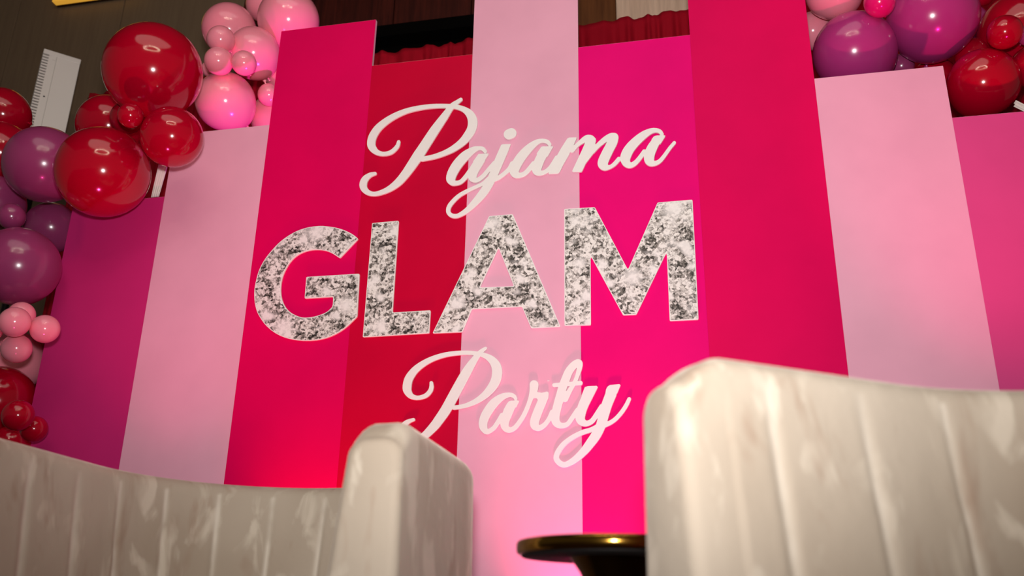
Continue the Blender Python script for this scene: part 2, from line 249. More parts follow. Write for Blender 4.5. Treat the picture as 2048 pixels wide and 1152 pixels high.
# ------------------------------------------------------------------ sign lettering: outlines on the wall plane, metres (x, z)
PAJAMA = [[[-0.9784,2.5667],[-0.9949,2.5571],[-1.0093,2.5501],[-1.0145,2.5467],[-1.0202,2.5419],[-1.0225,2.541],[-1.0555,2.5458],[-1.084,2.549],[-1.108,2.5504],[-1.132,2.5507],[-1.1605,2.5496],[-1.1913,2.5469],[-1.2153,2.5433],[-1.2357,2.5386],[-1.2572,2.5321],[-1.2771,2.5246],[-1.2922,2.5178],[-1.31,2.5083],[-1.3267,2.498],[-1.3443,2.4851],[-1.3552,2.4755],[-1.3658,2.4636],[-1.3743,2.4514],[-1.3825,2.4365],[-1.3879,2.4232],[-1.3913,2.4099],[-1.3929,2.3951],[-1.3924,2.3813],[-1.3914,2.375],[-1.3898,2.3687],[-1.3853,2.3583],[-1.378,2.3476],[-1.3734,2.3423],[-1.3678,2.3368],[-1.3558,2.3276],[-1.3438,2.3211],[-1.3298,2.3161],[-1.3159,2.3135],[-1.301,2.3132],[-1.2875,2.3148],[-1.2774,2.3176],[-1.2686,2.3221],[-1.26,2.329],[-1.2513,2.3387],[-1.2449,2.3479],[-1.2418,2.3549],[-1.2403,2.3621],[-1.239,2.3768],[-1.2406,2.3811],[-1.2419,2.3826],[-1.2443,2.3844],[-1.2478,2.3854],[-1.2515,2.3842],[-1.2541,2.3808],[-1.2574,2.3676],[-1.2587,2.364],[-1.2652,2.3548],[-1.2726,2.347],[-1.2791,2.3417],[-1.2851,2.3384],[-1.2923,2.3359],[-1.2991,2.3346],[-1.3059,2.334],[-1.3128,2.3343],[-1.3186,2.3356],[-1.3256,2.3384],[-1.3316,2.3417],[-1.3375,2.3461],[-1.3413,2.3502],[-1.3449,2.3555],[-1.3486,2.362],[-1.3517,2.3685],[-1.3534,2.3736],[-1.3541,2.3799],[-1.3542,2.3898],[-1.3535,2.3972],[-1.3521,2.4045],[-1.3493,2.413],[-1.3455,2.4218],[-1.3408,2.4308],[-1.3363,2.4381],[-1.3314,2.4448],[-1.3255,2.4517],[-1.3105,2.4658],[-1.2985,2.4753],[-1.2864,2.4838],[-1.2731,2.4918],[-1.2597,2.4988],[-1.2451,2.5054],[-1.2283,2.5119],[-1.2136,2.5164],[-1.2,2.5196],[-1.1796,2.523],[-1.158,2.5255],[-1.1398,2.527],[-1.1193,2.5278],[-1.0989,2.5278],[-1.0772,2.5267],[-1.0534,2.5244],[-1.0431,2.523],[-1.0397,2.5221],[-1.0391,2.5206],[-1.0405,2.5183],[-1.0853,2.4592],[-1.1038,2.433],[-1.1155,2.4145],[-1.1518,2.3533],[-1.1745,2.3169],[-1.1973,2.275],[-1.2179,2.2384],[-1.2264,2.2248],[-1.2364,2.21],[-1.2486,2.1945],[-1.2615,2.1812],[-1.2774,2.1678],[-1.2913,2.1587],[-1.3044,2.1526],[-1.3197,2.1473],[-1.3319,2.1444],[-1.3409,2.1439],[-1.3454,2.1445],[-1.3501,2.1458],[-1.3594,2.1501],[-1.3659,2.155],[-1.3722,2.1627],[-1.3762,2.1703],[-1.3773,2.1739],[-1.378,2.1788],[-1.3776,2.1895],[-1.3752,2.1989],[-1.3729,2.2035],[-1.3697,2.208],[-1.3654,2.2128],[-1.3608,2.2168],[-1.3552,2.2199],[-1.3411,2.2247],[-1.3383,2.2268],[-1.337,2.2303],[-1.3376,2.234],[-1.3399,2.2374],[-1.3423,2.2391],[-1.3458,2.2398],[-1.3606,2.2393],[-1.3673,2.2385],[-1.3729,2.237],[-1.3819,2.2333],[-1.3894,2.2291],[-1.3965,2.2238],[-1.4016,2.2182],[-1.4065,2.2102],[-1.4097,2.2021],[-1.4116,2.1938],[-1.4121,2.1867],[-1.4113,2.1782],[-1.409,2.1696],[-1.4057,2.1621],[-1.401,2.1546],[-1.3945,2.1468],[-1.3881,2.141],[-1.3809,2.1356],[-1.3726,2.1309],[-1.3645,2.1276],[-1.3541,2.1248],[-1.3438,2.1232],[-1.3348,2.1229],[-1.3236,2.1236],[-1.3103,2.1258],[-1.2927,2.13],[-1.2784,2.1345],[-1.2686,2.1385],[-1.2532,2.1462],[-1.2385,2.1551],[-1.2278,2.1628],[-1.2191,2.1704],[-1.2106,2.1791],[-1.1902,2.2035],[-1.1667,2.2359],[-1.1428,2.2722],[-1.1417,2.2727],[-1.1372,2.2709],[-1.1327,2.2706],[-1.0972,2.2737],[-1.0796,2.2763],[-1.0653,2.2792],[-1.0489,2.2835],[-1.0282,2.2898],[-1.0108,2.2959],[-0.9988,2.3008],[-0.987,2.3067],[-0.9719,2.3155],[-0.9612,2.3226],[-0.951,2.3302],[-0.9424,2.3378],[-0.9345,2.3458],[-0.9271,2.3544],[-0.9177,2.3668],[-0.9103,2.3781],[-0.905,2.3885],[-0.9004,2.4015],[-0.8974,2.4134],[-0.8956,2.4266],[-0.8957,2.4389],[-0.8978,2.4515],[-0.9022,2.4645],[-0.9085,2.4773],[-0.9147,2.4867],[-0.9186,2.4917],[-0.927,2.5005],[-0.9324,2.5051],[-0.9404,2.5109],[-0.9553,2.5197],[-0.969,2.5261],[-0.9858,2.5321],[-0.9881,2.5336],[-0.9877,2.5349],[-0.9866,2.536],[-0.9693,2.5516],[-0.9672,2.5551],[-0.9668,2.5576],[-0.9672,2.5601],[-0.9693,2.5642],[-0.9716,2.5662],[-0.9739,2.5671],[-0.9762,2.5673]],[[-1.0067,2.515],[-1.0126,2.5051],[-1.0297,2.4709],[-1.0678,2.4045],[-1.1282,2.296],[-1.1282,2.2948],[-1.1261,2.2942],[-1.1084,2.2958],[-1.0918,2.2983],[-1.0753,2.302],[-1.0523,2.3092],[-1.0392,2.3144],[-1.0273,2.3199],[-1.0089,2.3303],[-0.9903,2.3439],[-0.9757,2.3572],[-0.9704,2.363],[-0.9652,2.3698],[-0.9588,2.3796],[-0.9494,2.3957],[-0.9446,2.405],[-0.9418,2.412],[-0.9397,2.4204],[-0.9387,2.4288],[-0.9386,2.4374],[-0.9393,2.4461],[-0.941,2.455],[-0.9433,2.4626],[-0.9466,2.4704],[-0.9503,2.477],[-0.956,2.4851],[-0.9609,2.4907],[-0.9667,2.4961],[-0.9728,2.5006],[-0.9805,2.5053],[-0.9908,2.5102],[-1.0033,2.5149],[-1.0056,2.5153]],[[-0.1606,2.3287],[-0.1688,2.3277],[-0.18,2.3248],[-0.1923,2.3203],[-0.2005,2.3163],[-0.2104,2.3105],[-0.2193,2.3045],[-0.2289,2.2973],[-0.241,2.2873],[-0.2524,2.2766],[-0.2604,2.2681],[-0.2691,2.2574],[-0.2751,2.2488],[-0.2808,2.239],[-0.2859,2.228],[-0.2888,2.2191],[-0.291,2.2089],[-0.2918,2.2085],[-0.2958,2.2099],[-0.2978,2.21],[-0.2999,2.2095],[-0.3019,2.2083],[-0.3162,2.1908],[-0.3245,2.1824],[-0.331,2.1776],[-0.333,2.1767],[-0.3361,2.1762],[-0.3401,2.1767],[-0.3411,2.1775],[-0.3415,2.1784],[-0.3416,2.1829],[-0.3398,2.1885],[-0.3342,2.2028],[-0.3279,2.2172],[-0.3154,2.2435],[-0.3036,2.2668],[-0.3003,2.2757],[-0.2982,2.2836],[-0.2956,2.2985],[-0.2961,2.3055],[-0.2977,2.3104],[-0.2997,2.3141],[-0.3031,2.318],[-0.307,2.3207],[-0.3126,2.3226],[-0.3208,2.3236],[-0.3249,2.3235],[-0.3322,2.3219],[-0.3415,2.3178],[-0.3519,2.3115],[-0.3613,2.3043],[-0.376,2.2911],[-0.3886,2.2783],[-0.3906,2.2771],[-0.3914,2.2792],[-0.3914,2.2827],[-0.391,2.285],[-0.3889,2.2906],[-0.3884,2.294],[-0.3891,2.3035],[-0.4004,2.3179],[-0.4097,2.3229],[-0.4169,2.3247],[-0.4232,2.325],[-0.4294,2.3239],[-0.4367,2.3208],[-0.4451,2.3146],[-0.4787,2.2833],[-0.4808,2.2823],[-0.4808,2.2836],[-0.4796,2.287],[-0.4693,2.3118],[-0.4688,2.3153],[-0.4693,2.3177],[-0.4722,2.3186],[-0.4983,2.32],[-0.5004,2.32],[-0.5025,2.3192],[-0.5069,2.3169],[-0.5088,2.3148],[-0.5351,2.2717],[-0.5504,2.2426],[-0.5519,2.2413],[-0.5561,2.2406],[-0.5592,2.2381],[-0.5732,2.2134],[-0.5843,2.1959],[-0.5923,2.1874],[-0.6003,2.1812],[-0.6071,2.1778],[-0.6144,2.1767],[-0.6155,2.1769],[-0.6166,2.1781],[-0.6167,2.1804],[-0.6162,2.1838],[-0.6106,2.203],[-0.6048,2.2187],[-0.5949,2.2382],[-0.5938,2.2394],[-0.5907,2.2402],[-0.5893,2.2417],[-0.5718,2.2752],[-0.5677,2.2818],[-0.5669,2.2841],[-0.5687,2.2854],[-0.5761,2.2864],[-0.5785,2.2876],[-0.5761,2.2906],[-0.5749,2.2932],[-0.5745,2.2967],[-0.575,2.2991],[-0.5821,2.3116],[-0.5846,2.3148],[-0.5878,2.3177],[-0.5942,2.3214],[-0.6037,2.3248],[-0.6133,2.3267],[-0.6239,2.3273],[-0.6313,2.3267],[-0.6388,2.3251],[-0.6472,2.3221],[-0.6561,2.3181],[-0.6663,2.3125],[-0.6751,2.3069],[-0.6897,2.2954],[-0.7042,2.2814],[-0.719,2.2643],[-0.7291,2.2496],[-0.738,2.234],[-0.7395,2.233],[-0.744,2.2319],[-0.7476,2.2291],[-0.7501,2.2246],[-0.7565,2.21],[-0.7592,2.2056],[-0.7627,2.2012],[-0.77,2.1937],[-0.7804,2.1846],[-0.7909,2.1766],[-0.7983,2.1718],[-0.7993,2.1716],[-0.7999,2.172],[-0.7992,2.1754],[-0.7566,2.2855],[-0.7549,2.2924],[-0.7479,2.3132],[-0.748,2.3144],[-0.7488,2.315],[-0.751,2.3155],[-0.7812,2.3174],[-0.7877,2.316],[-0.7894,2.315],[-0.79,2.3139],[-0.8105,2.2623],[-0.8177,2.2429],[-0.8188,2.2419],[-0.8225,2.2402],[-0.8239,2.2388],[-0.8485,2.2091],[-0.8651,2.1877],[-0.8706,2.1821],[-0.8777,2.1761],[-0.8862,2.1706],[-0.8893,2.1695],[-0.8907,2.1699],[-0.8916,2.1711],[-0.8915,2.1735],[-0.8903,2.1804],[-0.8886,2.1861],[-0.8854,2.194],[-0.8809,2.203],[-0.8592,2.2422],[-0.8574,2.2468],[-0.8563,2.2527],[-0.8441,2.2716],[-0.8424,2.2774],[-0.8429,2.2786],[-0.844,2.2792],[-0.8527,2.28],[-0.8582,2.2813],[-0.8636,2.2807],[-0.8853,2.281],[-0.8871,2.2806],[-0.8885,2.2792],[-0.9085,2.2494],[-0.9091,2.2482],[-0.909,2.2447],[-0.9093,2.2435],[-0.9174,2.2301],[-0.9239,2.2177],[-0.9283,2.2134],[-0.9425,2.1911],[-0.9555,2.1743],[-0.9617,2.1678],[-0.967,2.1645],[-0.9735,2.1635],[-0.9822,2.1645],[-0.9842,2.1656],[-0.9846,2.168],[-0.9826,2.1772],[-0.9802,2.1852],[-0.9749,2.1977],[-0.9651,2.2157],[-0.955,2.2313],[-0.9424,2.2479],[-0.9274,2.2655],[-0.9125,2.2808],[-0.903,2.2894],[-0.8956,2.2951],[-0.8902,2.2983],[-0.8859,2.2994],[-0.8826,2.2994],[-0.8793,2.2987],[-0.8727,2.2955],[-0.8705,2.2934],[-0.8637,2.2847],[-0.8593,2.2816],[-0.856,2.2816],[-0.8528,2.284],[-0.8511,2.2866],[-0.8505,2.2889],[-0.8504,2.2913],[-0.8521,2.2959],[-0.8596,2.3078],[-0.8634,2.3116],[-0.8667,2.3138],[-0.8733,2.3165],[-0.8821,2.3181],[-0.8996,2.3199],[-0.9051,2.3197],[-0.9105,2.3189],[-0.9236,2.3151],[-0.9398,2.3083],[-0.9516,2.3017],[-0.962,2.294],[-0.9728,2.284],[-0.9863,2.2689],[-0.9972,2.2544],[-1.0067,2.2386],[-1.0145,2.2227],[-1.0201,2.2078],[-1.0235,2.1928],[-1.0244,2.1799],[-1.0231,2.1703],[-1.0216,2.1655],[-1.0192,2.1606],[-1.0144,2.1543],[-1.0054,2.1466],[-1.0021,2.1443],[-0.9976,2.1423],[-0.99,2.1408],[-0.9737,2.1417],[-0.9669,2.1429],[-0.9619,2.1444],[-0.9551,2.1477],[-0.9482,2.1529],[-0.9408,2.1601],[-0.9305,2.1722],[-0.9294,2.1729],[-0.9283,2.1723],[-0.9251,2.1649],[-0.922,2.1599],[-0.918,2.1557],[-0.9136,2.1524],[-0.9059,2.1487],[-0.8994,2.1469],[-0.8929,2.1464],[-0.8875,2.1473],[-0.8822,2.1493],[-0.875,2.1533],[-0.8685,2.1577],[-0.8612,2.1635],[-0.8518,2.1729],[-0.8373,2.1912],[-0.8352,2.1933],[-0.8341,2.1936],[-0.8341,2.1925],[-0.8361,2.1859],[-0.8421,2.1711],[-0.8598,2.1542],[-0.8661,2.1489],[-0.8714,2.1454],[-0.8777,2.1422],[-0.9307,2.1211],[-0.9509,2.1118],[-0.9627,2.1053],[-0.9745,2.0971],[-0.9865,2.0866],[-0.9986,2.0737],[-1.0078,2.0618],[-1.0112,2.0563],[-1.0142,2.0502],[-1.0163,2.0441],[-1.0174,2.0385],[-1.018,2.0317],[-1.0176,2.0248],[-1.0163,2.0189],[-1.0145,2.0142],[-1.0117,2.0094],[-1.0079,2.0045],[-1.0034,2.0001],[-0.9978,1.9961],[-0.9924,1.9933],[-0.9869,1.9915],[-0.9805,1.9904],[-0.974,1.9901],[-0.9666,1.9908],[-0.9597,1.9927],[-0.95,1.9964],[-0.9397,2.0012],[-0.9306,2.0062],[-0.9204,2.0126],[-0.9112,2.0194],[-0.9018,2.0272],[-0.8874,2.0402],[-0.8698,2.0574],[-0.8563,2.0719],[-0.8475,2.0826],[-0.8398,2.0934],[-0.831,2.1076],[-0.822,2.1241],[-0.8128,2.143],[-0.8118,2.144],[-0.7988,2.1484],[-0.7893,2.1537],[-0.772,2.1659],[-0.7527,2.1816],[-0.7516,2.182],[-0.7505,2.1811],[-0.7483,2.1746],[-0.7457,2.1693],[-0.7424,2.1643],[-0.7376,2.1593],[-0.7331,2.1558],[-0.7288,2.1535],[-0.7235,2.1515],[-0.7182,2.1506],[-0.7108,2.1504],[-0.7014,2.1519],[-0.6919,2.1547],[-0.6846,2.158],[-0.6786,2.1619],[-0.6731,2.1665],[-0.6575,2.1835],[-0.6565,2.1834],[-0.6563,2.183],[-0.6545,2.1759],[-0.6525,2.171],[-0.6479,2.164],[-0.645,2.1611],[-0.6415,2.1585],[-0.6373,2.1562],[-0.6331,2.1548],[-0.6279,2.1539],[-0.6227,2.1538],[-0.6153,2.1546],[-0.6091,2.1558],[-0.5976,2.1601],[-0.5862,2.1664],[-0.5856,2.1659],[-0.5862,2.1625],[-0.5862,2.1601],[-0.5851,2.1583],[-0.5841,2.1579],[-0.5498,2.156],[-0.5467,2.1563],[-0.5394,2.1639],[-0.524,2.197],[-0.5029,2.2356],[-0.4966,2.2493],[-0.4955,2.2507],[-0.4945,2.2508],[-0.4914,2.2487],[-0.4883,2.2477],[-0.4862,2.2478],[-0.4836,2.2488],[-0.481,2.2514],[-0.4694,2.2663],[-0.46,2.2753],[-0.4485,2.2835],[-0.4412,2.2873],[-0.436,2.2892],[-0.435,2.2893],[-0.4343,2.2882],[-0.4349,2.2859],[-0.4464,2.2579],[-0.4876,2.1648],[-0.4882,2.1625],[-0.4879,2.1614],[-0.4857,2.1586],[-0.4836,2.1581],[-0.4528,2.1552],[-0.4507,2.1554],[-0.4491,2.1566],[-0.447,2.1587],[-0.4458,2.1608],[-0.4317,2.1928],[-0.4007,2.2348],[-0.3964,2.238],[-0.3804,2.2559],[-0.3671,2.2685],[-0.3524,2.2798],[-0.3473,2.283],[-0.3442,2.2841],[-0.3435,2.2836],[-0.3441,2.2813],[-0.3631,2.2449],[-0.375,2.2195],[-0.3803,2.2062],[-0.3829,2.1961],[-0.3836,2.1904],[-0.3836,2.1847],[-0.3826,2.1789],[-0.3811,2.1741],[-0.3787,2.1693],[-0.3752,2.1644],[-0.371,2.16],[-0.3669,2.157],[-0.3599,2.1538],[-0.3558,2.153],[-0.3518,2.153],[-0.3467,2.1537],[-0.3406,2.1553],[-0.3283,2.1599],[-0.3181,2.1655],[-0.3093,2.1718],[-0.3036,2.1774],[-0.2932,2.1899],[-0.2912,2.1917],[-0.2902,2.191],[-0.2873,2.1818],[-0.2837,2.1739],[-0.2796,2.1681],[-0.2744,2.1628],[-0.2678,2.1584],[-0.2598,2.1552],[-0.2528,2.1543],[-0.2468,2.1552],[-0.2407,2.1573],[-0.2346,2.1604],[-0.2284,2.1645],[-0.2228,2.1692],[-0.2119,2.1813],[-0.2043,2.1913],[-0.1982,2.2002],[-0.1962,2.2022],[-0.1958,2.1996],[-0.1958,2.1871],[-0.1943,2.179],[-0.1912,2.171],[-0.1867,2.1646],[-0.1835,2.1616],[-0.1797,2.1587],[-0.1757,2.1566],[-0.1718,2.1551],[-0.1639,2.1539],[-0.1539,2.1552],[-0.1439,2.1582],[-0.1362,2.162],[-0.1286,2.1674],[-0.1206,2.1752],[-0.111,2.1875],[-0.0851,2.2251],[-0.0668,2.2472],[-0.0658,2.2494],[-0.0654,2.2516],[-0.0664,2.2557],[-0.0676,2.2576],[-0.0692,2.2589],[-0.0712,2.2597],[-0.0731,2.2598],[-0.0762,2.2584],[-0.0948,2.2374],[-0.1214,2.2008],[-0.1318,2.1883],[-0.139,2.1818],[-0.1441,2.1788],[-0.1501,2.1777],[-0.1531,2.1777],[-0.155,2.1785],[-0.1556,2.1809],[-0.1552,2.1843],[-0.1536,2.1966],[-0.1519,2.2044],[-0.1482,2.2154],[-0.1413,2.2319],[-0.1324,2.2505],[-0.1313,2.2519],[-0.1273,2.2529],[-0.1262,2.2539],[-0.1092,2.2804],[-0.1081,2.2824],[-0.1066,2.2869],[-0.1066,2.2881],[-0.1078,2.2889],[-0.1128,2.2902],[-0.1133,2.2911],[-0.1127,2.2945],[-0.113,2.298],[-0.1164,2.3076],[-0.1199,2.3138],[-0.1251,2.319],[-0.1326,2.3236],[-0.1415,2.327],[-0.1515,2.3287]],[[-0.1453,2.3072],[-0.1524,2.3063],[-0.1595,2.3037],[-0.1674,2.299],[-0.1768,2.2919],[-0.1934,2.2774],[-0.2073,2.2639],[-0.2198,2.2501],[-0.2293,2.2384],[-0.2366,2.2276],[-0.2423,2.2167],[-0.2487,2.2014],[-0.2505,2.1958],[-0.2514,2.1913],[-0.2516,2.1879],[-0.2513,2.1845],[-0.2501,2.1811],[-0.2491,2.1799],[-0.2471,2.1796],[-0.245,2.1803],[-0.2369,2.185],[-0.2296,2.1916],[-0.2192,2.204],[-0.2134,2.2116],[-0.1993,2.232],[-0.1972,2.2334],[-0.1951,2.2339],[-0.1921,2.2336],[-0.1892,2.2322],[-0.1882,2.2321],[-0.1874,2.233],[-0.1822,2.244],[-0.1774,2.2527],[-0.1723,2.2602],[-0.164,2.2709],[-0.1612,2.2787],[-0.1524,2.2894],[-0.1499,2.2906],[-0.1398,2.2925],[-0.1298,2.2916],[-0.1278,2.292],[-0.1274,2.2925],[-0.1297,2.2986],[-0.1324,2.302],[-0.1353,2.304],[-0.1393,2.306]],[[-0.6153,2.3069],[-0.6216,2.3058],[-0.628,2.3028],[-0.6353,2.2972],[-0.6417,2.2909],[-0.6584,2.2713],[-0.672,2.254],[-0.6827,2.2392],[-0.6918,2.2247],[-0.6997,2.2104],[-0.706,2.197],[-0.7103,2.1857],[-0.7112,2.1823],[-0.7112,2.18],[-0.7104,2.1776],[-0.7091,2.1762],[-0.707,2.1755],[-0.7049,2.1756],[-0.7007,2.1763],[-0.6954,2.178],[-0.6912,2.1802],[-0.6882,2.1825],[-0.683,2.1878],[-0.6738,2.1986],[-0.6567,2.2214],[-0.6537,2.2235],[-0.6485,2.2244],[-0.6477,2.2252],[-0.6424,2.2388],[-0.6361,2.2511],[-0.6358,2.2534],[-0.6363,2.2581],[-0.6357,2.2604],[-0.6176,2.2881],[-0.6152,2.289],[-0.6078,2.2898],[-0.5898,2.2879],[-0.5865,2.2885],[-0.5941,2.299],[-0.5973,2.3018],[-0.6015,2.3039],[-0.6068,2.3058],[-0.611,2.3068]],[[-0.8655,2.1292],[-0.8888,2.1201],[-0.91,2.1112],[-0.9354,2.0995],[-0.9522,2.0904],[-0.9593,2.0854],[-0.9656,2.0801],[-0.9742,2.0717],[-0.9845,2.0599],[-0.9918,2.0501],[-0.9966,2.0415],[-0.9988,2.0335],[-0.9989,2.0255],[-0.9974,2.0208],[-0.9933,2.0157],[-0.9889,2.0127],[-0.9834,2.0108],[-0.9748,2.0094],[-0.9695,2.0101],[-0.9632,2.0127],[-0.9548,2.0175],[-0.9463,2.0234],[-0.9374,2.0307],[-0.9299,2.0379],[-0.9217,2.0472],[-0.8963,2.0799],[-0.882,2.1006],[-0.8699,2.1191],[-0.8654,2.1268],[-0.865,2.128]]]
DOT = [[[-0.7492,2.3915],[-0.7556,2.3902],[-0.768,2.385],[-0.7717,2.3827],[-0.7748,2.3796],[-0.777,2.3762],[-0.7789,2.3716],[-0.7797,2.3669],[-0.7795,2.3608],[-0.7784,2.3559],[-0.7762,2.3508],[-0.7731,2.3463],[-0.7687,2.3421],[-0.7644,2.3393],[-0.76,2.3378],[-0.7546,2.3372],[-0.7482,2.3385],[-0.7364,2.3434],[-0.7321,2.3459],[-0.7295,2.3484],[-0.7269,2.352],[-0.725,2.3563],[-0.724,2.361],[-0.724,2.367],[-0.725,2.3719],[-0.7273,2.3775],[-0.7306,2.3825],[-0.735,2.3867],[-0.7394,2.3894],[-0.7437,2.391]]]
